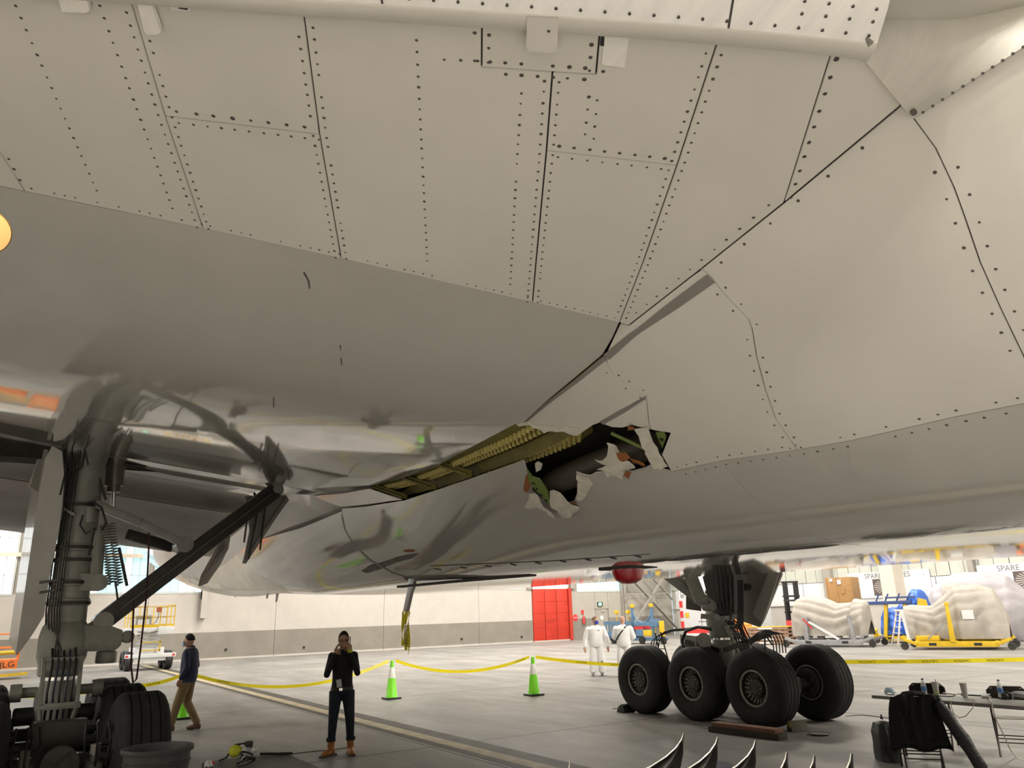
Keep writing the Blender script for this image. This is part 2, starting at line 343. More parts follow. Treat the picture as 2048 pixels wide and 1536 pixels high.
q = [at(x, y, 'y', YR - .12) for x, y in ((1694, 1147), (1857, 1137), (1863, 1192), (1951, 1132))]
poster(q[0][0], q[1][0], q[2][2], q[1][2], 'white wall sign reading SPARE ENGINES half hidden by a cream column', 'SPARE ENGINES', -.2)
poster(q[3][0], q[3][0] + 5.2, q[2][2], q[3][2] + .02, 'white wall sign reading SPARE ENGINES running past the piled grey tarpaulins', 'SPARE  ENGINES', 0)
# ================================================================== the airliner
AIR = thing('airliner', 'grey twin-engined airliner parked in the hangar with a torn wing-to-body fairing', 'aircraft')
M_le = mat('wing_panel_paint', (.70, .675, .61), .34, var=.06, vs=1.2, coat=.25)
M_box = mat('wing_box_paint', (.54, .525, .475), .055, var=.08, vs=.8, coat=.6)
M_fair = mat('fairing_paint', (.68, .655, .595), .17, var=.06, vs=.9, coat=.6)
M_belly = mat('shaded_belly_paint', (.52, .505, .46), .07, var=.06, vs=.9, coat=1.0)  # fairing grey made darker, the shade under the belly put into the colour
M_alu = mat('bare_slat_metal', (.88, .86, .83), .4, .25, var=.10, vs=3, streak=(1, 6, 1))
M_filp = mat('white_fillet_paint', (.88, .86, .80), .4, var=.07, vs=5, streak=(1, 4, 1))
M_seam = mat('seam_dark', (.055, .05, .045), .8)  # dark brown-grey of the seam backing strips, vents and belly rails
M_riv = mat('dull_fastener', (.10, .09, .08), .6, .3)
M_torn = mat('torn_white_composite', (.66, .63, .54), .75, var=.18, vs=14, bump=.3, bs=30)
M_fus = mat('fuselage_paint', (.60, .59, .56), .25, var=.06, vs=.7, coat=.5)
M_seal = mat('grey_seal', (.24, .225, .20), .5)
_K = [(0, 0), (.15, -.2), (.3, -.4), (.5, -.6), (.65, -.66), (.81, -.47), (.92, -.32), (1, -.24), (1.1, -.2)]
def herm(x, kx, ky):
    kx = np.asarray(kx, float); ky = np.asarray(ky, float); x = np.clip(x, kx[0], kx[-1]); m = np.gradient(ky, kx)
    i = np.clip(np.searchsorted(kx, x) - 1, 0, len(kx) - 2); h = kx[i + 1] - kx[i]; u = (x - kx[i]) / h
    return (2 * u**3 - 3 * u**2 + 1) * ky[i] + (u**3 - 2 * u**2 + u) * h * m[i] + (-2 * u**3 + 3 * u**2) * ky[i + 1] + (u**3 - u**2) * h * m[i + 1]
def tle(s): return 10.1 - (s - 4.1) * .66
def ZW(x, s):
    """wing lower surface; s is the distance to the right of the centre line"""
    return 3.5 + .117 * s + herm(x / tle(s), [k[0] for k in _K], [k[1] for k in _K])
def cast(px, py, Z, kmax=45):
    d = ray(px, py); k = np.arange(.5, kmax, .02); P = CAM + k[:, None] * d
    e = P[:, 2] - Z(P[:, 0], -P[:, 1]); i = np.where((e[:-1] < 0) & (e[1:] >= 0))[0]
    if not len(i): raise ValueError('no hit %s %s' % (px, py))
    i = i[0]; kk = k[i] + .02 * (-e[i]) / (e[i + 1] - e[i]); Q = CAM + kk * d
    return np.array([Q[0], -Q[1]])
JOINT = [(1826, 236), (1568, 405), (1403, 537), (1240, 645), (1210, 711), (1100, 797), (1050, 843), (944, 894), (811, 956), (740, 975), (625, 990)]
_J = [cast(*q, ZW) for q in JOINT][::-1]
_kx = [-14, -8, -3] + [a[0] for a in _J] + [12, 20]
_ks = [1.75, 2.05, 2.3] + [a[1] for a in _J] + [3.75, 3.6]
_kz = [3.6, 3.65, 3.75] + [float(ZW(a[0], a[1])) for a in _J] + [3.75, 3.8]
_gx = np.arange(-14, 20.01, .1); _w = np.exp(-.5 * (np.arange(-20, 21) * .1 / .55)**2); _w /= _w.sum()
_gs, _gz = [np.convolve(np.pad(np.interp(_gx, _kx, a), 20, mode='edge'), _w, 'valid') for a in (_ks, _kz)]
_kx, _ks, _kz = list(_gx), list(_gs), list(_gz)
def _sm(k):      # light smoothing keeps the joint line fair
    k = list(k); return [k[0]] + [(k[i - 1] + 2 * k[i] + k[i + 1]) / 4 for i in range(1, len(k) - 1)] + [k[-1]]
def ZB(x): return 2.37 - .0065 * np.clip(x, 0, 12) + .045 * np.maximum(0, -(x + 3.0))
def ZF(x, s):
    """wing-to-body fairing, from the flat keel up to the wing joint"""
    se = np.interp(x, _kx, _ks); ze = np.interp(x, _kx, _kz); zb = ZB(x); s0 = np.where(np.asarray(s) < 0, np.minimum(2.15, se - .7), np.minimum(1.25, se - .7))
    u = np.maximum(0, (np.abs(s) - s0)) / (se - s0)
    return zb + .02 * (np.abs(s) / s0).clip(0, 1)**2 + (ze - zb - .02) * u**1.75
def nrm(Z, x, s, e=.03):
    gx = (Z(x + e, s) - Z(x - e, s)) / (2 * e); gs = (Z(x, s + e) - Z(x, s - e)) / (2 * e)
    n = np.stack([gx, -gs, -np.ones_like(gx)], -1)
    return n / np.linalg.norm(n, axis=-1, keepdims=True)       # points down, out of the skin
def P3(Z, q, off=0.):
    x, s = np.array([q[0]]), np.array([q[1]]); n = nrm(Z, x, s)[0]
    return V(q[0] + off * n[0], -q[1] + off * n[1], float(Z(x, s)[0]) + off * n[2])
def trace(Z, pts, step=22., closed=False):
    """pixel / ('p', x, s) points -> points on the surface, subdivided"""
    out = []; N = len(pts)
    for i in range(N if closed else N - 1):
        a, b = pts[i], pts[(i + 1) % N]
        if a[0] == 'p' or b[0] == 'p':
            A = np.array(a[1:]) if a[0] == 'p' else cast(*a, Z); B = np.array(b[1:]) if b[0] == 'p' else cast(*b, Z)
            n = max(1, int(np.linalg.norm(B - A) / .15)); out += [A + (B - A) * k / n for k in range(n)]
        else:
            n = max(1, int(math.hypot(b[0] - a[0], b[1] - a[1]) / step)); out += [cast(a[0] + (b[0] - a[0]) * k / n, a[1] + (b[1] - a[1]) * k / n, Z) for k in range(n)]
    if not closed: out.append(np.array(pts[-1][1:]) if pts[-1][0] == 'p' else cast(*pts[-1], Z))
    return out
def inset(poly, g):
    n = len(poly); A = sum(poly[i][0] * poly[(i + 1) % n][1] - poly[(i + 1) % n][0] * poly[i][1] for i in range(n)); sg = 1 if A > 0 else -1; out = []
    for i in range(n):
        a, b, c = poly[i - 1], poly[i], poly[(i + 1) % n]; d1 = b - a; d2 = c - b; d1 = d1 / (np.linalg.norm(d1) + 1e-9); d2 = d2 / (np.linalg.norm(d2) + 1e-9)
        m = np.array([-d1[1] - d2[1], d1[0] + d2[0]]) * sg; L = np.linalg.norm(m)
        out.append(b + (m / L * min(g / max(.4, L / 2), 3 * g) if L > 1e-6 else 0))
    return out
def inside(P, poly):
    x, y = P[:, 0], P[:, 1]; r = np.zeros(len(P), bool); n = len(poly)
    for i in range(n):
        (x1, y1), (x2, y2) = poly[i], poly[(i + 1) % n]
        c = ((y1 > y) != (y2 > y)); r ^= c & (x < (x2 - x1) * (y - y1) / ((y2 - y1) + 1e-12) + x1)
    return r
def skin(name, Z, pts, m, gap=.0035, th=.014, step=.11, off=0., label=None, parent=None, closed_px=22., raw=None, bend=None):
    poly = raw if raw is not None else trace(Z, pts, closed_px, True)
    poly = inset([np.asarray(q, float) for q in poly], gap) if gap else [np.asarray(q, float) for q in poly]
    lo = np.min(poly, 0); hi = np.max(poly, 0)
    gx, gy = np.meshgrid(np.arange(lo[0] + step / 2, hi[0], step), np.arange(lo[1] + step / 2, hi[1], step)); G = np.stack([gx.ravel(), gy.ravel()], 1)
    if len(G):
        G = G[inside(G, poly)]; B = np.array(poly)
        if len(G): G = G[np.array([np.min(np.hypot(B[:, 0] - g[0], B[:, 1] - g[1])) > step * .35 for g in G], bool)]
    allp = [V(*q) for q in poly] + [V(*g) for g in G]; nb = len(poly)
    vv, ee, ff, ov, oe, of = delaunay_2d_cdt(allp, [], [list(range(nb))], 1, 1e-6)
    X = np.array([q.x for q in vv]); S = np.array([q.y for q in vv]); N = nrm(Z, X, S); z = Z(X, S)
    o = off + (bend(X, S) if bend else 0)
    Pn = np.stack([X, -S, z], 1) + N * (o[:, None] if isinstance(o, np.ndarray) else o)
    verts = [tuple(q) for q in Pn]; faces = [tuple(f) for f in ff]; nor = [tuple(q) for q in N]
    # rim: boundary edges of the triangulation folded inwards
    cnt = {}
    for f in faces:
        for i in range(3): e = (f[i], f[(i + 1) % 3]); cnt[tuple(sorted(e))] = (cnt.get(tuple(sorted(e)), (0,))[0] + 1, e)
    mp = {}
    def dup(i, d):
        if (i, d) not in mp: mp[(i, d)] = len(verts); verts.append(tuple(Pn[i] - N[i] * d)); nor.append((0, 0, 0))
        return mp[(i, d)]
    for c, (a, b) in cnt.values():
        if c == 1: faces.append((b, a, dup(a, th), dup(b, th)) if 1 else 0)
    me = bpy.data.meshes.new(name); me.from_pydata(verts, [], faces); me.materials.append(m); me.update()
    bm = bmesh.new(); bm.from_mesh(me)
    bm.faces.ensure_lookup_table()
    for f in bm.faces:
        if f.index < len(ff) and f.normal.z > 0: f.normal_flip()
    bm.to_mesh(me); bm.free(); me.shade_smooth()
    me.normals_split_custom_set_from_vertices(nor)
    ob = link(name, me, parent or AIR)
    if label: ob['label'] = label
    return ob
SEAMS = MB()
def seam(Z, pts, w=.03, off=-.013):
    q = trace(Z, pts, 30.); P = [P3(Z, a, off) for a in q]; n = len(P); vs = []
    for i in range(n):
        d = (P[min(i + 1, n - 1)] - P[max(i - 1, 0)]).normalized(); nn = V(*nrm(Z, np.array([q[i][0]]), np.array([q[i][1]]))[0]); t = d.cross(nn).normalized()
        vs += [P[i] + t * w / 2, P[i] - t * w / 2]
    SEAMS.add(vs, [(2 * i, 2 * i + 1, 2 * i + 3, 2 * i + 2) for i in range(n - 1)])
RIV = MB()
def rivet(Z, q, r):
    n = V(*nrm(Z, np.array([q[0]]), np.array([q[1]]))[0]); c = P3(Z, q, .0005); a, b, _ = frame(n)
    k = 7; vs = [c + (a * math.cos(2 * math.pi * i / k) + b * math.sin(2 * math.pi * i / k)) * r for i in range(k)]
    vs += [c + n * .0014 + (a * math.cos(2 * math.pi * i / k) + b * math.sin(2 * math.pi * i / k)) * r * .75 for i in range(k)]
    RIV.add(vs, [tuple(range(k, 2 * k))] + [(i, (i + 1) % k, k + (i + 1) % k, k + i) for i in range(k)])
def rivets(Z, pts, sp=.055, r=.0058, side=0., skip=.03, jit=.1):
    """row of fasteners along a pixel polyline, shifted sideways by side metres on the skin"""
    q = trace(Z, pts, 30.); acc = 0.; nxt = sp * .8
    for a, b in zip(q, q[1:]):
        L = np.linalg.norm(b - a)
        if L < 1e-6: continue
        t = (b - a) / L; nn = np.array([-t[1], t[0]])
        while nxt <= acc + L:
            c = a + t * (nxt - acc) + nn * side; nxt += sp
            if random.random() > skip: rivet(Z, c + t * random.uniform(-jit, jit) * sp * .5, r * random.choice((.8, 1, 1, 1, 1.2)))
        acc += L
# ---- leading-edge panels, right wing
S1, S2, S3, S4, S5 = (50, 383), (406, 457), (682, 517), (1065, 605), (1239, 645)
SPL = ('p', 8.28 - (7.3 - 3.55) * .3085, 7.3)
LEL = ('p', tle(7.3) + .02, 7.3)
T1, T2, T3, T4, T5, TJ = (255, -19), (604, 5), (1105, 38), (1442, 63), (1669, 87), (1716, 94)
skin('wing_panel', ZW, [SPL, (0, 372), S1, (-40, 240), ('p', 8.3, 7.3)], M_le)
skin('wing_panel', ZW, [S1, S2, (330, 232), T1, LEL, ('p', 8.3, 7.3), (-40, 240)], M_le)
skin('wing_panel', ZW, [T1, (330, 232), (639, 269), T2], M_le)
skin('wing_panel', ZW, [(330, 232), S2, S3, (639, 269)], M_le)
skin('wing_panel', ZW, [T2, (639, 269), S3, S4, (1072, 525), (1093, 301), (1105, 144), (963, 134), (964, 34)], M_le)
skin('access_panel', ZW, [(964, 34), (963, 134), (1105, 144), (1192, 149), (1201, 48)], M_le)
skin('wing_panel', ZW, [(1201, 48), (1192, 149), (1105, 144), (1093, 301), (1354, 331), T4], M_le)
skin('wing_panel', ZW, [(1093, 301), (1072, 525), S4, S5, (1286, 525), (1354, 331)], M_le)
skin('wing_panel', ZW, [T4, (1354, 331), (1286, 525), S5, (1257, 651), (1403, 537), (1568, 405), T5], M_le)
skin('wing_panel', ZW, [T5, (1568, 405), (1802, 210), TJ], M_le)
L1 = [T1, (330, 232), S2]; L2 = [T2, (639, 269), S3]; L3 = [(1105, 144), (1093, 301), (1072, 525), S4]; L4 = [T4, (1354, 331), (1286, 525), S5]; L5 = [T5, (1568, 405)]
SP = [SPL, (0, 372), S1, S2, S3, S4, S5]; JN = [(1802, 210), (1568, 405), (1403, 537), (1257, 651)]
for q in (L1, L2, L3, L4, L5, SP, [(330, 232), (639, 269)], [(1093, 301), (1354, 331)], [(964, 34), (963, 134), (1105, 144), (1192, 149), (1201, 48)], [S1, (-40, 240)], JN): seam(ZW, q)
for q in (L1, L2, L3, L4):
    for sd in (-.026, .026): rivets(ZW, q, .05, side=sd)
rivets(ZW, L5, .075, .008, side=.022); rivets(ZW, L5, .075, .008, side=.022)
for a, b in ((S1, S2), (S2, S3), (S3, S4), (S4, S5)): rivets(ZW, [a, b], .045, .005, side=.03, skip=.2)
for sd, r in ((.03, .0085), (-.028, .006)):
    rivets(ZW, [(330, 232), (639, 269)], .07 if sd > 0 else .055, r, side=sd); rivets(ZW, [(1093, 301), (1354, 331)], .06, r * .9, side=sd)
for q in ([(22, -10), (195, 385)], [(192, -10), (346, 420)], [(832, 60), (840, 230), (855, 530)], [(1044, 168), (1034, 320), (1020, 580)]): rivets(ZW, q, .05, .0058)
for q in ([(8, 300), (46, 372)], [(860, 118), (960, 122)], [(1180, 172), (1168, 290)], [(1196, 180), (1186, 296)]): rivets(ZW, q, .06, .0065)
for sd in (.024, -.024): rivets(ZW, [(964, 45), (963, 134), (1192, 149), (1200, 60)], .055, .0075, side=sd)
# ---- wing box: one long polished skin
HTOP = [(1030, 849), (1010, 859), (944, 894), (873, 933), (811, 956), (739, 973)]
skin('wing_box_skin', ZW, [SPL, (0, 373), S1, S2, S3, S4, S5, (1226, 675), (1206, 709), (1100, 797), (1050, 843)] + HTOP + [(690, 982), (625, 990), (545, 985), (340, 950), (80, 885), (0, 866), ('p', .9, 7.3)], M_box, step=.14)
XS73 = SPL[1]
skin('outer_wing_skin', ZW, None, M_box, raw=[(0.9, 7.3), (XS73, 7.3), (tle(7.3), 7.3), (tle(15), 15), (1.0, 15)], step=.4)
# upper skin and far wing close the body
def upper(x, s):
    c = np.clip(x / tle(s), 0, 1); return ZW(x, s) + .10 + (1.25 - .05 * s) * np.sin(np.pi * c**.8)
for nm, sg, s0, s1 in (('wing_upper_skin', 1, 2.6, 15.0), ('left_wing_upper_skin', -1, 2.6, 16.0), ('left_wing_lower_skin', -1, 3.2, 16.0)):
    f = upper if 'upper' in nm else ZW
    MB().grid(lambda u, v: (float(-.2 + u * (tle(s0 + v * (s1 - s0)) + .25)), -sg * (s0 + v * (s1 - s0)), float(f(-.2 + u * (tle(s0 + v * (s1 - s0)) + .25), s0 + v * (s1 - s0)))), 20, 14).o(nm, M_box, AIR)
# ---- slat: painted lip, bare metal nose
LIP = [(-420, -62), (-200, -43), (0, -28), (379, 0), (605, 17), (700, 22), (1050, 45), (1348, 66), (1500, 79), (1640, 93), (1732, 104)]
_lip = [cast(*q_, ZW) for q_ in LIP][::-1]; _lip = [(q_[1], q_[0]) for q_ in _lip]; _lip += [(9.0, _lip[-1][1] - .66 * (9.0 - _lip[-1][0])), (13.0, _lip[-1][1] - .66 * (13.0 - _lip[-1][0]))]
def slat_pt(s, k):
    prof = [(-.01, .03), (-.004, -.03), (.004, -.037), (.066, -.036), (.074, -.03), (.17, .02), (.30, .12), (.42, .27), (.48, .46)]
    a, b = prof[k]; x = float(np.interp(s, [q_[0] for q_ in _lip], [q_[1] for q_ in _lip])); return (x + a * .83, -s - a * .55, float(ZW(np.array(x), np.array(s)) + b))
def slat_grid(k0, k1, s0, s1, n=36):
    g = MB(); K = k1 - k0; vs = [slat_pt(s0 + (s1 - s0) * i / n, k) for i in range(n + 1) for k in range(k0, k1 + 1)]
    return g.add(vs, [(i * (K + 1) + k, i * (K + 1) + k + 1, (i + 1) * (K + 1) + k + 1, (i + 1) * (K + 1) + k) for i in range(n) for k in range(K)])
SA = _lip[0][0]
slat_grid(0, 4, SA, 13, 80).o('slat_lip', M_le, AIR, ang=1.0)
sl = slat_grid(4, 8, SA, 13, 80).o('slat_nose', M_alu, AIR, ang=1.2)
for s in (4.36, 5.3, 6.2):
    e = MB(); e.add([slat_pt(s + d, k) for k in range(4, 9) for d in (-.003, .003)], [(2 * k, 2 * k + 1, 2 * k + 3, 2 * k + 2) for k in range(4)]); e.v = [(a + .0015, b, c - .0015) for a, b, c in e.v]; e.o('slat_joint', M_seam, sl)
r = MB()
for i in range(70):
    s = SA + .03 + i * .066
    for f_ in ((.2, ) if i > 3 else (.2, .6, .95)):
        P = V(slat_pt(s, 4)).lerp(V(slat_pt(s, 5)), f_); r.cyl(P + V(0, 0, -.003), P + V(0, 0, .004), .0055, n=7)
r.o('slat_rivets', M_riv, sl, kind='stuff')
# plates that lap over the lip; black ones paint the dark inside openings
for pts, m, off in (([(1056, 12), (1118, 15), (1116, 80), (1108, 86), (1062, 83), (1054, 76)], M_le, .05), ([(276, -20), (302, -20), (327, 52), (320, 58), (299, 57), (293, 50)], M_filp, .03), ([(120, -20), (178, -20), (185, 10), (176, 14), (130, 12)], M_filp, .03), ([(1210, 58), (1260, 60), (1249, 134), (1203, 128)], M_filp, .004), ([(1203, 57), (1210, 57), (1208, 90), (1200, 89)], M_black, .006), ([(340, -15), (378, -15), (380, 22), (342, 19)], M_filp, .002), ([(355, -15), (374, -15), (376, 18), (358, 15)], M_black, .006)):
    skin('bracket_plate', ZW, pts, m, gap=0, th=.02, off=off, step=.05)
rivets(lambda x, s: ZW(x, s) - .051, [(1073, 61), (1110, 63)], .05, .006)
# ---- white fillet where the leading edge runs into the fuselage
def onW(x, y, d=.012): q_ = cast(x, y, ZW); return P3(ZW, q_, d)
def onF(x, y, d=.014): q_ = cast(x, y, ZF); return P3(ZF, q_, d)
_r0 = [onF(1827, 236), onF(1937, 164), onF(2048, 91), onF(2150, 25)]
_r1 = [onW(1720, 106), V(at(1810, 58, 'z', 3.80)), V(at(1900, 10, 'z', 3.90)), V(at(2110, -75, 'z', 4.0))]
_r2 = [V(at(1792, -60, 'z', 4.10)), V(at(1850, -90, 'z', 4.15)), V(at(1930, -120, 'z', 4.2)), V(at(2150, -200, 'z', 4.4))]
def fil(u, v):
    def row(r_): k = min(2, int(u * 3)); return r_[k].lerp(r_[k + 1], u * 3 - k)
    return row(_r0).lerp(row(_r1), v * 2) if v <= .5 else row(_r1).lerp(row(_r2), v * 2 - 1)
MB().grid(fil, 18, 12).o('root_fillet', M_filp, AIR, ang=1.5, solid=.015)
rr = MB()
for i in range(14):
    P = V(fil(.06 + i * .06, .03)) + V(.02, -.02, -.03); rr.cyl(P, P + V(.003, -.003, -.004), .005, n=7)
P = V(fil(.03, .04)); rr.cyl(P, P + V(.006, -.01, -.012), .011, n=9)
rr.o('fillet_rivets', M_riv, AIR, kind='stuff')
MB().bar(V(at(1771, -12, 'z', 3.93)), V(at(1735, 84, 'z', 3.68)), .02, .03).o('fillet_seal', M_seal, AIR)
# ---- wing-to-body fairing
FS = [(1826, 236), (1871, 297), (1908, 376), (1929, 434), (1960, 525), (2000, 615), (2048, 715), (2085, 800)]
SR = [(1403, 537), (1422, 553), (1443, 582), (1497, 639), (1504, 658), (1513, 714), (1531, 781), (1551, 837), (1594, 900)]
SI = [(1210, 711), (1214, 726), (1226, 749), (1252, 768), (1292, 793), (1298, 849)]
SL = [(1348, 945), (1441, 922), (1594, 900), (1700, 882), (1905, 835), (2085, 800)]
skin('fairing_panel', ZF, FS[::-1] + [(1802, 210), (1568, 405)] + SR + SL[3:], M_fair)
skin('fairing_panel', ZF, [(1403, 537), (1257, 651), (1240, 646), (1226, 676)] + SI + [(1303, 860), (1340, 866), (1323, 909), (1343, 944)] + SL[1:2] + SR[::-1], M_fair)
HUP = [(1050, 843), (1069, 851), (1100, 862), (1126, 864), (1140, 870), (1155, 873), (1170, 862), (1186, 851), (1200, 846), (1225, 855), (1245, 856), (1264, 851), (1276, 878), (1290, 900), (1303, 929), (1318, 935)]
skin('fairing_panel', ZF, [(1205, 716), (1100, 801)] + HUP[:9] + [(1292, 793), (1252, 768), (1226, 749), (1214, 726)], M_fair)
skin('fairing_panel', ZF, [(1292, 793)] + HUP[8:12] + [(1303, 860), (1298, 849)], M_fair)
fx = cast(2048, 91, ZF)
skin('fairing_panel', ZF, FS + [('p', 16, 1.6), ('p', 16, 3.3), (2150, 25), (2048, 91)], M_fair, step=.2)
HLO = [(1303, 929), (1290, 936), (1264, 943), (1240, 938), (1209, 944), (1190, 946), (1178, 952), (1165, 950), (1151, 944), (1158, 960), (1153, 987), (1149, 996), (1147, 1003), (1130, 1008), (1105, 1010), (1082, 1000), (1065, 983), (1058, 955), (1047, 921)]
CLO = [(940, 958), (864, 983), (807, 1001), (735, 1012), (684, 1017)]
AS = [(684, 1030), (690, 1060), (710, 1092), (740, 1120), (785, 1145), (830, 1160)]
LS = [(1441, 922), (1466, 950), (1510, 1000), (1590, 1052)]
xl = cast(1590, 1052, ZF); xa = cast(830, 1160, ZF)
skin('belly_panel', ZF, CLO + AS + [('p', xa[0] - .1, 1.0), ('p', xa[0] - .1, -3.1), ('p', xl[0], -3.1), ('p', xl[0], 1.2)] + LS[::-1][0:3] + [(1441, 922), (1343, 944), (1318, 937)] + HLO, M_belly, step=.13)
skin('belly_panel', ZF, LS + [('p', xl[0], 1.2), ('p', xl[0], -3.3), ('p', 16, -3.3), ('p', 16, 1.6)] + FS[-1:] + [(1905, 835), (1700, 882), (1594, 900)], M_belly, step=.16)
AE = [(478, 1118), (510, 1145), (560, 1168), (620, 1180)]
xe = cast(560, 1168, ZF)
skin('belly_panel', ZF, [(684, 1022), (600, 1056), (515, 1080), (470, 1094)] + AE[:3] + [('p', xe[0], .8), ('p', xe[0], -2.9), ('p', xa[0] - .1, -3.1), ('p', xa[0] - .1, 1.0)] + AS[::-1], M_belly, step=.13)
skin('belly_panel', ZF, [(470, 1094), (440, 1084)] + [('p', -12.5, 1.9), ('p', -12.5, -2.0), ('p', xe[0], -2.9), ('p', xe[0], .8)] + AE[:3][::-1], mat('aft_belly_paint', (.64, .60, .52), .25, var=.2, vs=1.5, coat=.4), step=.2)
skin('fairing_tip', ZF, [(739, 976), (690, 985), (627, 991), (652, 1003), (684, 1014), (735, 1009), (805, 999)], M_fair, step=.06, off=.01)
for q in (FS, SR, SI, SL[:6], AS, [(1323, 909), (1343, 944)]): seam(ZF, q)
seam(ZF, LS, .02); seam(ZF, AE, .05)
MS = lambda q, w, name, m, Z=ZF, off=.004: None
for q, sides in ((FS[1:-1], (-.035, .04)), (SR[1:], (-.03, .03)), (SI[1:5], (-.035, .035)), (SL[:6], (-.035, .035))):
    for sd in sides: rivets(ZF, q, .085, .0065, side=sd, skip=.1)
rivets(ZF, [(1780, 250), (1568, 425), (1440, 527)], .16, .0075, side=0, skip=.1); rivets(ZW, [(1560, 392), (1403, 520), (1262, 634)], .085, .0065)
# recessed seals along the joint
def strip(Z, pts, ws, m, name, off=.003):
    q = trace(Z, pts, 20.); g = MB(); P = [P3(Z, a, off) for a in q]; n = len(P); vs = []
    for i in range(n):
        d = (P[min(i + 1, n - 1)] - P[max(i - 1, 0)]).normalized(); nn = V(*nrm(Z, np.array([q[i][0]]), np.array([q[i][1]]))[0]); t = d.cross(nn).normalized()
        w = float(np.interp(i / (n - 1), np.linspace(0, 1, len(ws)), ws)); vs += [P[i] + t * w / 2, P[i] - t * w / 2]
    return g.add(vs, [(2 * i, 2 * i + 1, 2 * i + 3, 2 * i + 2) for i in range(n - 1)]).o(name, m, AIR, ang=2)
strip(ZF, [(1423, 556), (1345, 612), (1262, 672), (1213, 714)], [.055, .05, .03, .045], M_seal, 'joint_seal')
strip(ZF, [(1212, 714), (1150, 764), (1095, 806), (1052, 843)], [.03, .025, .022, .012], M_seal, 'joint_seal')
strip(ZF, [(1291, 796), (1245, 822), (1203, 846)], [.012, .03, .03], M_seal, 'joint_seal')
strip(ZF, [(684, 1030), (690, 1060), (710, 1092), (740, 1120), (785, 1145), (828, 1159)], [.03, .06, .06, .03], M_seal, 'belly_strap')
# ---- the torn opening
M_prim = mat('yellow_green_primer', (.17, .145, .025), .55, var=.3, vs=5)
M_green = mat('green_primer', (.16, .22, .05), .55, var=.25, vs=6)
M_cav = mat('shaded_interior', (.016, .013, .009), .85, var=.4, vs=6)  # near-black colour stands in for the shade inside hole and gear bay
M_org = mat('burnt_orange_core', (.30, .11, .03), .8, var=.3, vs=20)
skin('inner_wing_skin', ZW, [(1210, 700), (1100, 790), (1050, 838)] + HTOP + [('p', 1.6, 2.0), ('p', 3.5, 2.05), ('p', 5.2, 2.45), ('p', 6.6, 2.62), ('p', 7.0, 2.75), ('p', 7.6, 3.25)], M_prim, gap=0, step=.12, off=-.02)
nb = MB()
for row, ds in enumerate((.09, .17, .36, .44)):
    for i in range(64):
        x = 2.3 + i * .072 + row * .03; s = float(np.interp(x, _kx, _ks)) - ds - .02; P = P3(ZW, (x, s), -.02); n_ = V(*nrm(ZW, np.array([x]), np.array([s]))[0])
        nb.cyl(P, P + n_ * (.045 if row < 2 else .075), .021, .014, n=7)
nb.o('bolt_rows', mat('primer_bolts', (.55, .47, .15), .5, var=.2, vs=30), AIR, kind='stuff')
st = MB()
for ds, w in ((.30, .03), (.19, .012)):
    vs = [];
    for i in range(40):
        x = 2.2 + i * .125; s = float(np.interp(x, _kx, _ks)) - ds; P = P3(ZW, (x, s), -.01); vs += [P + V(0, -w, 0), P + V(0, w, 0), P + V(0, 0, -.09 if w > .02 else -.03)]
    st.add(vs, [t for i in range(39) for t in ((3 * i, 3 * i + 2, 3 * i + 5, 3 * i + 3), (3 * i + 1, 3 * i + 2, 3 * i + 5, 3 * i + 4))])
st.o('stringer', M_prim, AIR)
def cav(u, v):
    x = 1.8 + 7.2 * u; se = float(np.interp(x, _kx, _ks)); s = 1.2 + (se - 1.25) * v; z = float(ZF(np.array(x), np.array(s)))
    return (x, -s, z + .40 * math.sin(math.pi * min(1, max(0, .04 + .92 * v)))**.5 + .02)
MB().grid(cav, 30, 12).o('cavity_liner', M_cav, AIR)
def tabs(px0, px1, w, m):
    a = P3(ZW, cast(*px0, ZW), .0); b = P3(ZF, cast(*px1, ZF), -.03); return MB().bar(a, b, w, .02).bar(a + V(.05, 0, 0), b + V(.05, 0, 0), w * .3, .05).o('support_rib', m, AIR)
tabs((884, 932), (936, 955), .10, M_prim); tabs((812, 957), (864, 980), .10, M_prim); tabs((750, 974), (805, 998), .08, M_prim)
def inner(px, d):   # point d metres behind the fairing skin
    q = cast(*px, ZF); v = ray(*px); P = P3(ZF, q); return P + V(*v) * d
MB().tube([inner((1075, 985), .35), inner((1130, 955), .33), inner((1230, 915), .33), inner((1300, 890), .3)], .10, 14).o('duct', mat('dark_duct', (.06, .05, .038), .45), AIR)
MB().tube([inner((1222, 866), .10), inner((1300, 902), .10)], .012, 8).o('rib', M_green, AIR)
def rag(name, pts, m, off, seed, th=.006, bend=None):
    rn = random.Random(seed); q = []
    for i, a in enumerate(pts):
        b = pts[(i + 1) % len(pts)]; k = max(1, int(math.hypot(b[0] - a[0], b[1] - a[1]) / 7))
        for j in range(k): q.append((a[0] + (b[0] - a[0]) * j / k + rn.uniform(-1.6, 1.6), a[1] + (b[1] - a[1]) * j / k + rn.uniform(-1.6, 1.6)))
    raw = [cast(*p_, ZF) for p_ in q]
    ph = rn.uniform(0, 6)
    return skin(name, ZF, None, m, gap=0, th=th, off=off, step=.035, raw=raw, bend=bend or (lambda X, S: .018 * np.sin(X * 23 + ph) + .014 * np.sin(S * 31 + ph * 2)))
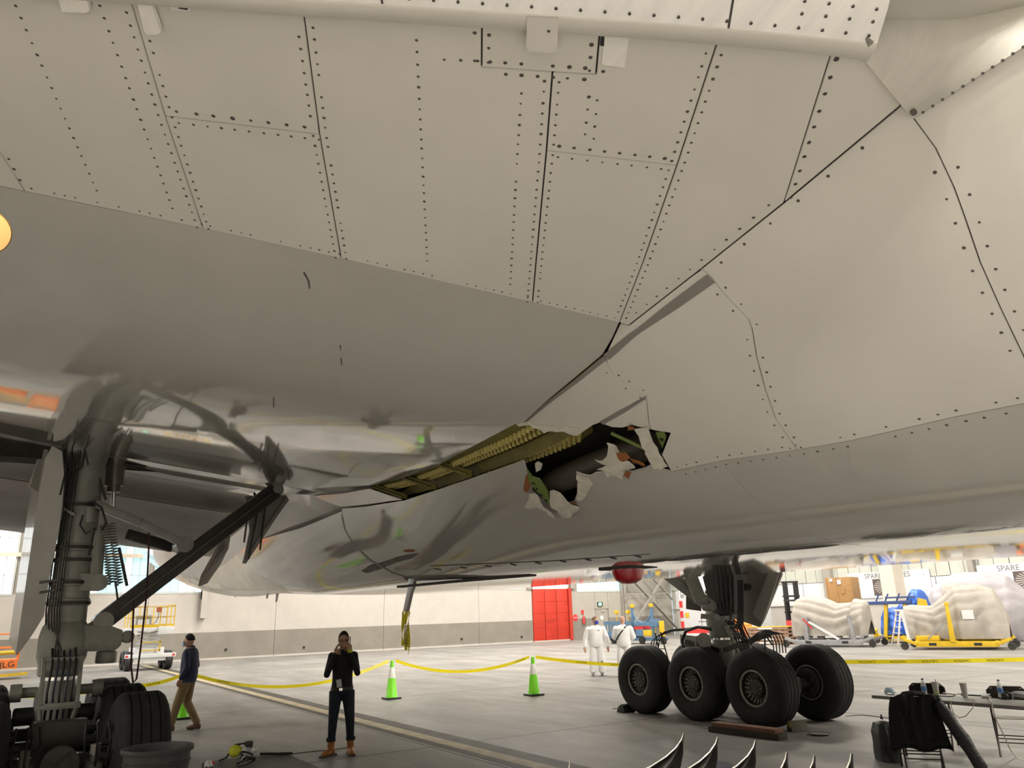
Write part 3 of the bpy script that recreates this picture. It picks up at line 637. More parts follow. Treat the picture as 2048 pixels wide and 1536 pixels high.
#rag('torn_flap', [(1066, 972), (1081, 985), (1093, 999), (1105, 1010), (1102, 978), (1118, 980), (1138, 992), (1158, 1008), (1158, 1019), (1146, 1026), (1130, 1031), (1112, 1027), (1100, 1029), (1083, 1010), (1070, 1004), (1057, 1002), (1062, 992)], M_torn, .05, 1, label=None)if 0 else None
rag('torn_flap', [(1067, 975), (1080, 984), (1094, 1000), (1109, 1014), (1117, 1024), (1105, 1029), (1092, 1018), (1080, 1007), (1068, 1006), (1057, 1002), (1062, 992)], M_torn, .05, 1)
rag('torn_flap', [(1100, 978), (1118, 984), (1136, 994), (1158, 1012), (1158, 1019), (1144, 1026), (1128, 1031), (1118, 1026), (1108, 1006)], M_torn, .035, 2)
rag('torn_flap', [(1215, 884), (1228, 888), (1238, 898), (1246, 908), (1252, 915), (1262, 913), (1270, 936), (1252, 939), (1246, 952), (1232, 950), (1214, 952), (1208, 940), (1198, 934), (1208, 925), (1219, 918), (1192, 914), (1216, 908)], M_torn, .03, 3)
rag('torn_flap', [(1270, 858), (1296, 852), (1302, 868), (1312, 890), (1324, 916), (1336, 932), (1308, 936), (1296, 912), (1284, 886)], M_torn, .012, 4, bend=lambda X, S: .004 * np.sin(X * 30))
rag('torn_flap', [(1153, 947), (1164, 952), (1178, 956), (1184, 968), (1176, 984), (1166, 1000), (1152, 998), (1157, 975)], M_torn, .008, 5, bend=lambda X, S: .003 * np.sin(X * 40))
rag('torn_flap', [(1030, 843), (1062, 842), (1075, 850), (1092, 849), (1120, 856), (1168, 853), (1160, 866), (1120, 862), (1090, 864), (1060, 851), (1040, 850)], M_torn, .006, 6, bend=lambda X, S: .003 * np.sin(X * 40))
rag('torn_flap', [(1068, 932), (1076, 924), (1086, 926), (1084, 938), (1074, 944)], M_torn, .0, 7)
for pts, sd in (([(1240, 892), (1256, 896), (1262, 908), (1248, 916)], 8), ([(1262, 914), (1278, 918), (1293, 924), (1288, 930), (1266, 928)], 9), ([(1254, 934), (1266, 938), (1262, 943), (1252, 940)], 10), ([(1258, 848), (1270, 846), (1270, 858), (1258, 857)], 11), ([(1052, 950), (1066, 946), (1064, 968), (1058, 984)], 12), ([(1064, 988), (1072, 994), (1070, 1000), (1062, 998)], 13), ([(1146, 996), (1156, 1004), (1150, 1009), (1143, 1002)], 14)):
    rag('torn_core', pts, M_org, .028, sd)
def ribplate(pts, holes, off):
    skin('green_rib', ZF, pts, M_green, gap=0, th=.01, off=off, step=.06)
    for a in holes:
        h = MB()
        q = cast(*a, ZF); c = P3(ZF, q, off + .0015); n_ = V(*nrm(ZF, np.array([q[0]]), np.array([q[1]]))[0]); h.cyl(c, c + n_ * .002, .016, n=10)
        h.o('lightening_hole', M_dark, AIR)
ribplate([(1058, 934), (1068, 948), (1082, 952), (1098, 976), (1106, 1008), (1092, 994), (1074, 974), (1062, 958)], [(1071, 960), (1077, 971), (1086, 983), (1095, 994)], .03)
ribplate([(1305, 862), (1320, 864), (1329, 882), (1322, 905), (1312, 884)], [(1311, 868), (1320, 886)], -.03)
# marks on the belly
M_scuff = mat('dark_scuff', (.13, .125, .11), .5, var=.3, vs=8)
for pts, m in (([(722, 1142), (740, 1130), (770, 1122), (800, 1112), (838, 1106), (826, 1116), (790, 1126), (762, 1138), (735, 1146)], M_scuff), ([(805, 1101), (818, 1098), (832, 1100), (828, 1104), (812, 1104)], M_org)):
    skin('scuff_mark', ZF, pts, m, gap=0, th=.001, off=.002, step=.08)
for pts in ([(606, 545), (609, 543), (619, 561), (621, 576), (618, 577), (615, 561)], [(681, 716), (684, 716), (684, 728), (682, 731)], [(546, 795), (549, 795), (548, 815), (546, 815)], [(679, 690), (682, 690), (681, 702)]): skin('scuff_mark', ZW, pts, M_scuff, gap=0, th=.001, off=.002, step=.08)
for i in range(9): a = 870 + i * 50; skin('belly_vent', ZF, [(a, 1136 - i * 3.2), (a + 13, 1139 - i * 3.2), (a + 13, 1141 - i * 3.2), (a, 1138 - i * 3.2)], M_seam, gap=0, th=.001, off=.003, step=.08)
seam(ZF, [(860, 1132), (1100, 1122), (1300, 1108)], .012, .002)
SEAMS.o('seam_gaps', M_seam, AIR, ang=2, kind='stuff')
RIV.o('rivets', M_riv, AIR, kind='stuff')
# ---- flaps aft of the gear, rear spar, fuselage
def flapz(x, s): return 3.5 + .117 * s + .11 * x
for x0, x1 in ((-.75, -1.92), (-1.96, -5.4)):
    MB().grid(lambda u, v: (x0 + (x1 - x0) * u, -(2.75 + 10 * v), flapz(x0 + (x1 - x0) * u, 2.75 + 10 * v) + .05 * math.sin(math.pi * u)), 8, 20).o('flap_panel', mat('flap_paint', (.33, .305, .27), .35, var=.18, vs=1.5, coat=.3), AIR, solid=.03)
MB().grid(lambda u, v: (-.9 - 4.4 * u, -(2.75 + 10 * v), flapz(-.9 - 4.4 * u, 2.75 + 10 * v) + .08 + .5 * math.sin(math.pi * min(1, (1 - u) ** 1.0 * .9 + .05))), 8, 4).o('flap_upper_skin', M_box, AIR)
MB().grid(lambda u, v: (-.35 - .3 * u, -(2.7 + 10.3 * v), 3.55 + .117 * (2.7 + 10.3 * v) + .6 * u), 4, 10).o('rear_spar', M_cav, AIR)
def fus(u, v):
    x = -34 + 60 * u; k = max(0, (-13 - x) / 21.); k2 = max(0., (x - 16) / 12.); R = 3.1 * (1 - .62 * k**1.5) * max(.02, (1 - k2**2.2)) ** .5 if k2 < 1 else .05; zc = 5.75 + 1.6 * k**1.3 - .4 * k2 + .55 * min(1, max(0, (x - 3) / 5)); a = 2 * math.pi * v
    return (x, R * math.sin(a), zc - R * math.cos(a))
MB().grid(fus, 60, 48).o('fuselage', M_fus, AIR, ang=1.5)
# ---- unseen right engine nacelle, added to block light from that side
ENG = MB(); ec = (9.0, -9.7, 2.75)
ENG.lathe([(1.28, 3.3), (1.42, 3.55), (1.56, 3.62), (1.72, 3.5), (1.86, 2.9), (1.92, 1.6), (1.90, .2), (1.78, -1.4), (1.5, -2.6), (1.42, -2.6), (1.2, -1.0), (1.30, 1.0), (1.28, 3.3)], ec, (1, 0, 0), n=48)
en = ENG.o('engine_nacelle', M_fus, AIR)
MB().lathe([(.0, 2.9), (.3, 2.4), (.45, 1.9), (1.27, 1.85), (1.27, 1.6), (.0, 1.6)], ec, (1, 0, 0), n=36).o('fan_disc', M_riv, en)
MB().lathe([(1.0, -2.6), (.75, -4.0), (.5, -4.2), (.0, -4.9)], ec, (1, 0, 0), n=28).o('exhaust_cone', M_riv, en)
MB().prism([(1.5, 1.75), (-3.5, .9), (-4.5, 1.6), (-2.2, 2.3), (1.2, 2.2)], (ec[0], ec[1] - .18, ec[2]), (1, 0, 0), (0, 0, 1), (0, .36, 0)).o('pylon', M_fus, en)
# ================================================================== main landing gear (parts of the airliner)
M_tire = mat('tire_rubber', (.011, .011, .011), .75, var=.25, vs=9, bump=.1, bs=60)
M_rim = mat('wheel_grey', (.30, .29, .26), .45, .3, var=.3, vs=8)
M_brk = mat('brake_dark', (.05, .048, .045), .5, .4, var=.4, vs=20)
M_gear = mat('gear_grey_paint', (.26, .265, .235), .38, var=.16, vs=6, coat=.2)
M_gdk = mat('gear_dark_steel', (.045, .042, .037), .45, .3, var=.3, vs=8)
M_chr = mat('chrome_piston', (.75, .75, .73), .15, 1.)
M_hose = mat('black_hose', (.012, .012, .012), .5)
M_door = mat('gear_door_paint', (.26, .25, .225), .35, var=.14, vs=3, coat=.3)
TP = []
for r_, h_ in [(.285, -.20), (.33, -.245), (.43, -.268), (.53, -.255), (.59, -.225), (.62, -.19)]: TP.append((r_, h_))
for g_ in (-.135, -.045, .045, .135): TP += [(.632, g_ - .03), (.633, g_ - .008), (.618, g_ - .006), (.618, g_ + .006), (.633, g_ + .008), (.632, g_ + .03)]
for r_, h_ in [(.62, .19), (.59, .225), (.53, .255), (.43, .268), (.33, .245), (.285, .20)]: TP.append((r_, h_))
def wheel_meshes():
    t = MB().lathe(TP, n=56); t.f += []; t.o('tire', M_tire, ang=.5); to = bpy.data.objects['tire']
    r = MB().lathe([(.295, -.19), (.30, -.21), (.275, -.215), (.262, -.20), (.25, -.12), (.16, -.09), (.15, -.15), (.10, -.17), (.0, -.17)], n=40)
    r.lathe([(.295, .19), (.30, .21), (.275, .215), (.262, .20), (.255, .05), (.0, .05)], n=40)
    r.f[:] = r.f; r.mi[:] = [1 if 3 * 40 <= i < 8 * 40 or i >= 11 * 40 else 0 for i in range(len(r.f))]
    for k in range(20):
        a = 2 * math.pi * k / 20; c, s = math.cos(a), math.sin(a); r.bar((.17 * c, .17 * s, -.10), (.248 * c, .248 * s, -.13), .012, .03, (0, 0, 1))
    for k in range(10):
        a = 2 * math.pi * k / 10; r.cyl((.125 * math.cos(a), .125 * math.sin(a), -.165), (.125 * math.cos(a), .125 * math.sin(a), -.19), .012, n=6)
    ro = r.o('wheel_rim', [M_rim, M_brk], ang=.5)
    b = MB().lathe([(.25, .06), (.25, .24), (.2, .27), (.0, .27)], n=24)
    for k in range(6):
        a = 2 * math.pi * (k + .3) / 6; b.cyl((.17 * math.cos(a), .17 * math.sin(a), .26), (.17 * math.cos(a), .17 * math.sin(a), .36), .042, .036, n=10)
    bo = b.o('brake', M_brk)
    d = (to.data, ro.data, bo.data)
    for o in (to, ro, bo): bpy.data.objects.remove(o)
    return d
WT, WR, WBK = wheel_meshes()
def gear(yc, sd, name, X0=0.):
    L = lambda x, i, z: (x, yc + sd * i, z)
    m = MB()                                    # shock strut with collars
    m.lathe([(.0, 4.3), (.24, 4.3), (.25, 4.1), (.215, 3.95), (.215, 3.45), (.222, 3.44), (.222, 3.4), (.215, 3.39), (.213, 2.95), (.224, 2.94), (.224, 2.86), (.213, 2.85), (.213, 2.52), (.235, 2.5), (.235, 2.44), (.218, 2.43), (.218, 2.30), (.235, 2.28), (.235, 2.22), (.215, 2.2), (.215, 2.02), (.25, 1.96), (.27, 1.85), (.27, 1.62), (.24, 1.54), (.235, 1.42), (.20, 1.40)], L(0, 0, 0), n=28)
    S = m.o(name, M_gear, AIR, ang=.5)
    MB().cyl(L(0, 0, 1.42), L(0, 0, 1.05), .165, n=20).o('piston', M_chr, S)
    MB().lathe([(.0, 1.36), (.19, 1.36), (.20, 1.3), (.23, 1.24), (.225, 1.0), (.24, .9), (.21, .62), (.15, .45), (0, .43)], L(0, 0, 0), n=20).o('fork', M_gear, S)
    MB().bx(-1.6, 1.6, yc - .12, yc + .12, .5, .76).cyl((0, yc - .42, .98), (0, yc + .42, .98), .10, n=14).o('bogie_beam', M_gdk, S, bevel=.03)
    for dy in (-.42, .42): MB().cyl((0, yc + dy - .06, 1.24), (0, yc + dy + .06, 1.24), .10, n=16).cyl((0, yc + dy * .5, 1.24), (0, yc + dy, 1.24), .06, n=10).o('pivot_pin', M_gear, S)
    for x in (-1.45, 0, 1.45):
        MB().cyl((x, yc - .9, .628), (x, yc + .9, .628), .085, n=14).o('axle', M_gdk, S)
        for d in (-1, 1):
            M = Matrix.Translation((x, yc + d * .72, .634)) @ Matrix.Rotation(d * math.pi / 2, 4, 'X')
            for nm, me in (('tire', WT), ('wheel_rim', WR), ('brake', WBK)):
                o = link(nm, me, S); o.matrix_local = M
    # torsion links and brake lines on the front face
    fx = .30
    tl = MB()
    for dy in (-.19, .19): tl.bar((fx, yc + dy, 1.62), (fx + .24, yc + dy * .95, 1.12), .045, .06).bar((fx + .24, yc + dy * .95, 1.10), (fx + .06, yc + dy * .55, .62), .035, .045)
    tl.bar((fx + .23, yc - .22, 1.11), (fx + .23, yc + .22, 1.11), .05, .07).bar((fx + .02, yc - .19, 1.60), (fx + .02, yc + .19, 1.60), .04, .05).bar((fx + .06, yc - .19, 1.46), (fx + .06, yc + .19, 1.46), .03, .06)
    tl.o('torsion_link', M_gear, S, bevel=.008)
    for k in range(5):
        y = yc - .12 + .06 * k
        MB().tube([(.24, y, 1.72), (fx + .08, y + .015, 1.55), (fx + .22, y - .01, 1.25), (fx + .20, y, 1.12), (fx + .1, y * 1.0, .9)], .014, 7).o('brake_hose', mat('blue_black_hose', (.03, .035, .06), .5) if k % 2 else M_hose, S)
    for k in range(6):
        y = yc - sd * (.10 + .026 * k); xx = math.sqrt(max(.0, .232**2 - (.10 + .026 * k)**2)) + .012
        MB().tube([(xx, y, 4.1), (xx, y, 2.15), (xx + .05, y + sd * .02, 1.95), (xx + .08, yc - sd * .02 + (k - 2.5) * .03, 1.72), (.25, yc + (k - 2.5) * .03, 1.6)], .009, 6).o('hydraulic_line', M_gdk, S)
    for z in (3.42, 2.9, 2.75, 2.24, 2.48): MB().lathe([(.218, -.02), (.243, -.02), (.243, .02), (.218, .02)], L(0, 0, z), n=24).o('clamp_band', M_gdk, S)
    S.location.x = X0
    return S
RG = gear(-5.45, 1, 'right_gear_strut'); LG = gear(5.6, -1, 'left_gear_strut', .2)
RX = lambda x, y, X=0.: V(at(x, y, 'x', X))
# --- right gear: lower yoke, braces, links, springs, doors
MB().prism([(-.1, -.05), (.25, -.11), (.55, -.12), (.62, -.05), (.62, .12), (.5, .17), (.2, .2), (-.1, .22)], (-.14, -5.45, 1.78), (0, 1, 0), (0, 0, 1), (.30, 0, 0)).cyl((0, -4.97, 1.52), (0, -4.97, 1.66), .12, n=16).cyl((-.12, -4.76, 1.82), (.12, -4.76, 1.82), .075, n=14).bar((0, -4.95, 1.80), (0, -4.72, 1.83), .12, .10).o('lower_lug', M_gear, RG, bevel=.02)
pA, pB, pC = RX(205, 1243), RX(366, 1090, -.05), RX(548, 982, -.15)
d = (pC - pA).normalized(); up = V(1, 0, 0)
MB().bar(pA, pC, .22, .30, up).o('side_brace', M_gdk, RG, bevel=.02); MB().bar(pA.lerp(pC, .08) + V(.112, 0, 0), pC.lerp(pA, .04) + V(.112, 0, 0), .012, .17, up).o('brace_web', mat('brace_web', (.15, .13, .11), .4, var=.2, vs=6), RG)
for q, r_ in ((pA, .115), (pB, .11), (pC, .10)):
    MB().cyl(q - V(.15, 0, 0), q + V(.15, 0, 0), r_, n=18).cyl(q + V(.15, 0, 0), q + V(.175, 0, 0), r_ * .55, n=14).o('brace_pin', M_gear, RG)
MB().bar(RX(174, 1262, .05), pA, .14, .12, up).o('brace_clevis', M_gear, RG, bevel=.015)
qa, qb = RX(188, 1008, .1), RX(280, 1045, .1)
MB().bar(qa, qb, .10, .19, up).cyl(qb - V(.08, 0, 0), qb + V(.08, 0, 0), .06, n=12).o('lock_link', M_gear, RG, bevel=.02)
MB().bar(qb, pB + V(.1, 0, 0), .09, .15, up).bar(qb + V(.05, 0, 0), pB + V(.15, 0, 0), .02, .05, up).o('lock_link', M_gear, RG, bevel=.02)
ac0, ac1 = RX(233, 895, -.3), RX(228, 972, -.3)
MB().cyl(ac0, ac1, .12, n=18).cyl(ac1, ac1 + (ac1 - ac0) * .16, .085, n=16).cyl(ac0.lerp(ac1, .45), ac0.lerp(ac1, .52), .13, n=18).o('retract_actuator', mat('bronze_grey', (.20, .18, .145), .35, .5), RG)
MB().cyl(ac1, RX(226, 1015, -.3), .03, n=10).o('actuator_rod', M_chr, RG)
for sx0, sy0, sx1, sy1 in ((207, 1048, 222, 1168), (222, 1046, 238, 1170)):
    a, b = RX(sx0, sy0, .12), RX(sx1, sy1, .12); x_, y_, d_ = frame(b - a); T = 22
    MB().tube([a + (b - a) * (i / (T * 8)) + (x_ * math.cos(i * math.pi / 4) + y_ * math.sin(i * math.pi / 4)) * .045 for i in range(T * 8 + 1)], .009, 5).o('coil_spring', M_rim, RG)
MB().tube([RX(231, 1165, .12), RX(236, 1205, .1)], .012, 6).o('spring_hook', M_gdk, RG)
MB().bar(RX(238, 1095, -.1), RX(254, 1172, -.1), .035, .035).o('link_rod', M_gdk, RG)
MB().cyl(RX(198, 1165, .12), RX(198, 1165, .30), .10, n=20).cyl(RX(198, 1165, .3), RX(198, 1165, .34), .055, n=14).bar(RX(160, 1165, .1), RX(198, 1165, .14), .2, .2).o('trunnion_boss', M_gear, RG)
MB().cyl(RX(196, 1062, .1), RX(190, 1160, .1), .085, n=16).cyl(RX(180, 1015, .15), RX(181, 1045, .15), .07, n=14).o('accumulator', M_gear, RG)
MB().tube([RX(172, 1008, .3), RX(185, 1003, .32), RX(203, 1015, .3), RX(212, 1045, .28), RX(205, 1060, .28)], .014, 7).o('cable', M_hose, RG)
MB().tube([RX(166, 1030, .3), RX(160, 1050, .32), RX(172, 1068, .32), RX(190, 1055, .3), RX(178, 1110, .3)], .012, 7).o('cable', M_hose, RG)
MB().bar(RX(178, 895, .1), RX(212, 1000, .15), .035, .035).o('link_rod', M_gdk, RG)
for q in ([(132, 880), (134, 930), (120, 990)], [(146, 885), (140, 935), (150, 945), (163, 935), (170, 900)], [(160, 885), (170, 900), (176, 930)], [(125, 890), (131, 960), (124, 1040)]): MB().tube([RX(*a, .28) for a in q], .012, 6).o('cable', M_hose, RG)
for zz in (1165, 1185): MB().bar(RX(80, zz, .05), RX(122, zz - 6, .2), .03, .03).o('door_link', M_gdk, RG)
MB().bar(RX(108, 1005, .05), RX(150, 1030, .25), .025, .03).bar(RX(112, 1030, .05), RX(128, 1018, .25), .025, .03).o('door_link', M_gear, RG)
dr = [(107, 893), (128, 905), (131, 960), (118, 1062), (100, 1150), (88, 1232), (63, 1272), (35, 1310), (42, 1262), (58, 1150), (78, 1010), (95, 915)]
dp = MB(); P = [RX(a, b, .0 + .25 * (a - 70) / 60) for a, b in dr]; dp.poly(P, (-.025, -.02, 0))
lf = [RX(a, b, .25 * (a - 70) / 60) for a, b in ((95, 915), (78, 1010), (58, 1150), (42, 1262), (35, 1310))]
dp.add([v for q in lf for v in (q, q + V(-1.15, -.10, .12))], [(2 * i, 2 * i + 1, 2 * i + 3, 2 * i + 2) for i in range(4)]); dp.o('strut_door', M_door, RG, ang=.3)
MB().poly([RX(*q, -.35) for q in ((92, 873), (108, 896), (99, 940), (80, 988), (60, 973))], (-.03, -.02, 0)).bar(RX(92, 900, -.33), RX(78, 965, -.33), .05, .08).o('upper_door', M_door, RG)
MB().poly([RX(*q, -.35) for q in ((490, 992), (572, 990), (578, 1000), (486, 1128), (500, 1060))], (-.04, 0, 0)).bar(RX(574, 996, -.33), RX(488, 1126, -.33), .05, .05).o('inboard_door', M_door, RG)
for a, b in (((500, 995), (488, 1085)), ((532, 1000), (520, 1100)), ((520, 1000), (497, 1118)), ((508, 985), (520, 1020))): MB().bar(RX(*a, -.30), RX(*b, -.30), .02, .03).o('door_rod', M_gdk, RG)
cv = [(456, 1072), (442, 1078), (425, 1110), (402, 1150), (396, 1172), (410, 1166), (436, 1128), (452, 1096)]
MB().poly([RX(*q, -1.6 + .3 * math.sin(i)) for i, q in enumerate(cv)], (-.05, .05, 0)).o('curved_door', mat('bare_brown_grey', (.34, .31, .27), .35), RG)
for q, X in (([(262, 908), (300, 918), (400, 945), (490, 968)], -.62), ): MB().tube([RX(*a, X) for a in q], .05, 8).o('drive_shaft', M_gdk, RG)
MB().bar(RX(252, 1068, -1.0), RX(345, 1095, -1.0), .14, .16, up).o('drag_link', M_gdk, RG, bevel=.02)
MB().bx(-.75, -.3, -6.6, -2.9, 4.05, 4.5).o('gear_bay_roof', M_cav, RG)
# brakes and fittings glimpsed between the near wheels
MB().cyl((1.62, -5.45, .66), (1.75, -5.45, .66), .17, n=20).bar((1.76, -5.50, .66), (1.74, -5.36, .78), .02, .03).o('bogie_cap', M_gdk, RG)
for y in (-5.75, -5.13):
    MB().lathe([(.0, -.08), (.05, -.08), (.06, -.02), (.09, 0), (.09, .12), (.05, .14), (.05, .3)], (1.56, y, .50), n=12).o('brake_rod', M_rim, RG)
    for k in range(3): MB().tube([(1.5, y + .1 * k - .1, 1.0), (1.7, y + .12 * k - .12, .85), (1.66, y + .1 * k - .1, .6)], .012, 6).o('brake_hose', M_hose, RG)
MB().bx(1.05, 1.3, -5.7, -5.2, .75, 1.02).o('valve_block', M_gdk, RG, bevel=.02)
# --- left gear seen from inboard
LY = lambda x, y, Y=4.95: V(at(x, y, 'y', Y + .12)) - V(.2, 0, 0)
MB().poly([LY(*q, 6.0) for q in ((1438, 1118), (1562, 1122), (1562, 1150), (1526, 1240), (1518, 1254), (1452, 1232), (1440, 1180))], (0, .05, 0)).o('strut_door', M_door, LG)
MB().poly([LY(*q, 5.97) for q in ((1540, 1120), (1560, 1122), (1558, 1148), (1524, 1246), (1505, 1228), (1535, 1150))], (0, .02, 0)).o('door_edge', mat('door_edge_paint', (.46, .44, .40), .5), LG)
a, b = LY(1336, 1148, 4.4), LY(1420, 1212, 5.0)
MB().bar(a, b, .16, .22, (1, 0, 0)).bar(a + V(.09, 0, 0), b + V(.09, 0, 0), .02, .14, (1, 0, 0)).cyl(b - V(.1, .05, 0), b + V(.14, -.05, 0), .09, n=16).o('side_brace', M_gear, LG, bevel=.015)
MB().bar(LY(1375, 1135, 4.7), LY(1402, 1205, 4.7), .06, .30, (0, 1, 0)).o('brace_plate', M_gear, LG)
MB().poly([LY(*q, 5.2) for q in ((1372, 1150), (1390, 1150), (1400, 1222), (1372, 1218))], (.0, .04, 0)).o('inboard_door', M_gdk, LG)
MB().bx(-.25, .25, 5.15, 5.62, 2.95, 3.9).bx(.1, .34, 5.1, 5.4, 2.6, 3.4).o('hydraulic_pack', M_gdk, LG, bevel=.03)
MB().poly([LY(*q, 5.15) for q in ((1396, 1120), (1466, 1120), (1468, 1224), (1440, 1232), (1424, 1222), (1412, 1180))], (.0, .25, 0)).o('gear_bay_equipment', M_black, LG)
MB().bar(LY(1448, 1300, 5.0), LY(1540, 1268, 4.9), .05, .08).o('drag_rod', M_gdk, LG); MB().bar(LY(1372, 1284, 5.0), LY(1440, 1302, 5.1), .06, .1).o('drag_rod', M_gdk, LG)
for k in range(4): MB().tube([LY(1434 + 9 * k, 1130, 5.12), LY(1436 + 8 * k, 1170, 5.1), LY(1438 + 8 * k, 1200, 5.1), LY(1446 + 5 * k, 1226, 5.1)], .016, 6).o('cable', M_gdk, LG)
MB().bar(LY(1402, 1232, 5.0), LY(1440, 1236, 5.2), .06, .09).cyl(LY(1434, 1235, 5.05), LY(1434, 1235, 5.2), .06, n=12).o('uplock_link', M_gear, LG)
MB().cyl(LY(1486, 1174, 5.6), LY(1496, 1174, 5.9), .07, n=14).bar(LY(1474, 1176, 5.5), LY(1490, 1174, 5.6), .03, .03).o('door_hinge', M_gdk, LG)
for k in range(5): MB().tube([LY(1476 + 2.5 * k, 1160, 5.2), LY(1477 + 2.5 * k, 1215, 5.2), LY(1474 + 3 * k, 1248, 5.15), LY(1468 + 6 * k, 1262, 5.0), LY(1480 + 6 * k, 1285, 4.9)], .014, 6).o('hydraulic_line', M_hose, LG)
for k in range(4):
    MB().tube([LY(1424, 1258 + k, 5.0), LY(1398, 1253 + k, 4.9), LY(1372, 1257 + k), LY(1345, 1259 + k), LY(1328 - 5 * k, 1264 + 3 * k), LY(1318 - 5 * k, 1284), LY(1314 - 4 * k, 1316)], .011, 7).o('brake_hose', M_hose, LG)
MB().tube([LY(1420, 1256, 4.7), LY(1395, 1254, 4.7), LY(1372, 1262, 4.7), LY(1364, 1280, 4.7), LY(1368, 1300, 4.7)], .028, 8).o('brake_hose', M_hose, LG)
for k in range(5): MB().tube([LY(1500, 1290 - 3 * k, 4.7), LY(1518, 1276 - 3 * k, 4.65), LY(1532, 1268 - 2 * k, 4.6), LY(1540 + 6 * k, 1272 - k, 4.6), LY(1546 + 6 * k, 1285, 4.6), LY(1548 + 6 * k, 1306, 4.6)], .010, 6).o('brake_hose', M_hose, LG)
lad = MB(); a0, a1, b0, b1 = LY(1310, 1266), LY(1322, 1318), LY(1321, 1264), LY(1336, 1318); lad.bar(a0, a1, .018, .018).bar(b0, b1, .018, .018)
for t in (.3, .62): lad.bar(a0.lerp(a1, t), b0.lerp(b1, t), .015, .015)
lad.o('hose_bracket', M_black, LG)
MB().bar(LY(1529, 1268, 4.7), LY(1531, 1310, 4.7), .02, .02).bar(LY(1529, 1268, 4.7), LY(1545, 1290, 4.7), .02, .02).o('hose_bracket', M_black, LG)
MB().cyl(LY(1408, 1280, 4.85), LY(1408, 1280, 5.05), .13, n=18).cyl(LY(1408, 1280, 4.8), LY(1408, 1280, 4.86), .06, n=12).bar(LY(1368, 1278, 5.1), LY(1400, 1282, 5.1), .2, .18).o('trunnion_boss', M_gear, LG)
# ---- belly fittings: drain mast, beacon, antennas
dm = MB().poly([V(*P3(ZF, cast(822, 1158, ZF))) + V(-.08, 0, .05), V(*P3(ZF, cast(822, 1158, ZF))) + V(.10, 0, .05), V(*P3(ZF, cast(822, 1158, ZF))) + V(.05, 0, -.12), V(*P3(ZF, cast(822, 1158, ZF))) + V(.0, 0, -.16), V(*P3(ZF, cast(822, 1158, ZF))) + V(-.14, 0, -.42), V(*P3(ZF, cast(822, 1158, ZF))) + V(-.26, 0, -.42), V(*P3(ZF, cast(822, 1158, ZF))) + V(-.12, 0, -.12)], (0, .05, 0))
dm.o('drain_mast', mat('drain_metal', (.42, .42, .42), .35, .3), AIR, bevel=.01)
DMP = P3(ZF, cast(822, 1158, ZF)) + V(-.2, .02, -.42)
q = cast(1255, 1136, ZF); bz = float(ZF(*q))
MB().lathe([(.0, -.15), (.07, -.145), (.13, -.11), (.155, -.05), (.16, .02)], (q[0], -q[1], bz), n=20).o('beacon_lens', mat('red_beacon', (.45, .01, .02), .15, coat=.8), AIR)
MB().bx(q[0] - .24, q[0] + .24, -q[1] - .17, -q[1] + .17, bz - .012, bz + .01).o('beacon_plate', M_seam, AIR, bevel=.005)
for (a, b, y) in (((900, 1158), (1066, 1150), None), ((1150, 1158), (1225, 1150), None), ((800, 1162), (900, 1158), None)):
    A, B = cast(*a, ZF), cast(*b, ZF); MB().bar((A[0], -A[1], 2.365), (B[0], -B[1], 2.365), .10, .03).o('belly_rail', M_seam, AIR)
for a in (552, 540): pass
for (px, py, h) in ((553, 1182, .28), (534, 1182, .2), (470, 1186, .12)):
    q = at(px, py, 'y', .0); MB().poly([(q[0], 0, q[2] + .1), (q[0] + .2, 0, q[2] + .1), (q[0] + .02, 0, q[2] - h), (q[0] - .06, 0, q[2] - h)], (0, .03, 0)).o('blade_antenna', mat('antenna_grey', (.4, .38, .35), .4), AIR)
# ================================================================== hangar equipment
M_or = mat('lift_orange', (.85, .20, .03), .45, var=.08); M_lime = mat('lime_cone', (.22, .80, .02), .45)
M_refl = mat('white_collar', (.85, .85, .80), .4); M_grey = mat('dolly_grey', (.29, .295, .31), .45, .2, var=.15, vs=5)
M_tarp = mat('grey_tarpaulin', (.34, .315, .28), .8, var=.12, vs=2.5, bump=.15, bs=5); M_tarp2 = mat('lilac_tarpaulin', (.34, .325, .345), .8, var=.1, vs=2.5, bump=.15, bs=5)
M_btarp = mat('blue_tarpaulin', (.03, .12, .50), .5, var=.2, vs=4, bump=.2, bs=8); M_bsteel = mat('blue_stand_paint', (.085, .17, .28), .5, var=.18, vs=4)
M_wood = mat('plywood', (.36, .205, .082), .7, var=.15, vs=3, streak=(1, 1, 6)); M_pal = mat('pallet_wood', (.34, .22, .15), .8, var=.3, vs=6)
M_tape = mat('caution_yellow', (.88, .80, .06), .4); M_redp = mat('red_paint', (.55, .03, .03), .5)
def wheelcyl(b, p, ax, r, w): a = V(ax).normalized(); b.cyl(V(p) - a * w / 2, V(p) + a * w / 2, r, n=16)
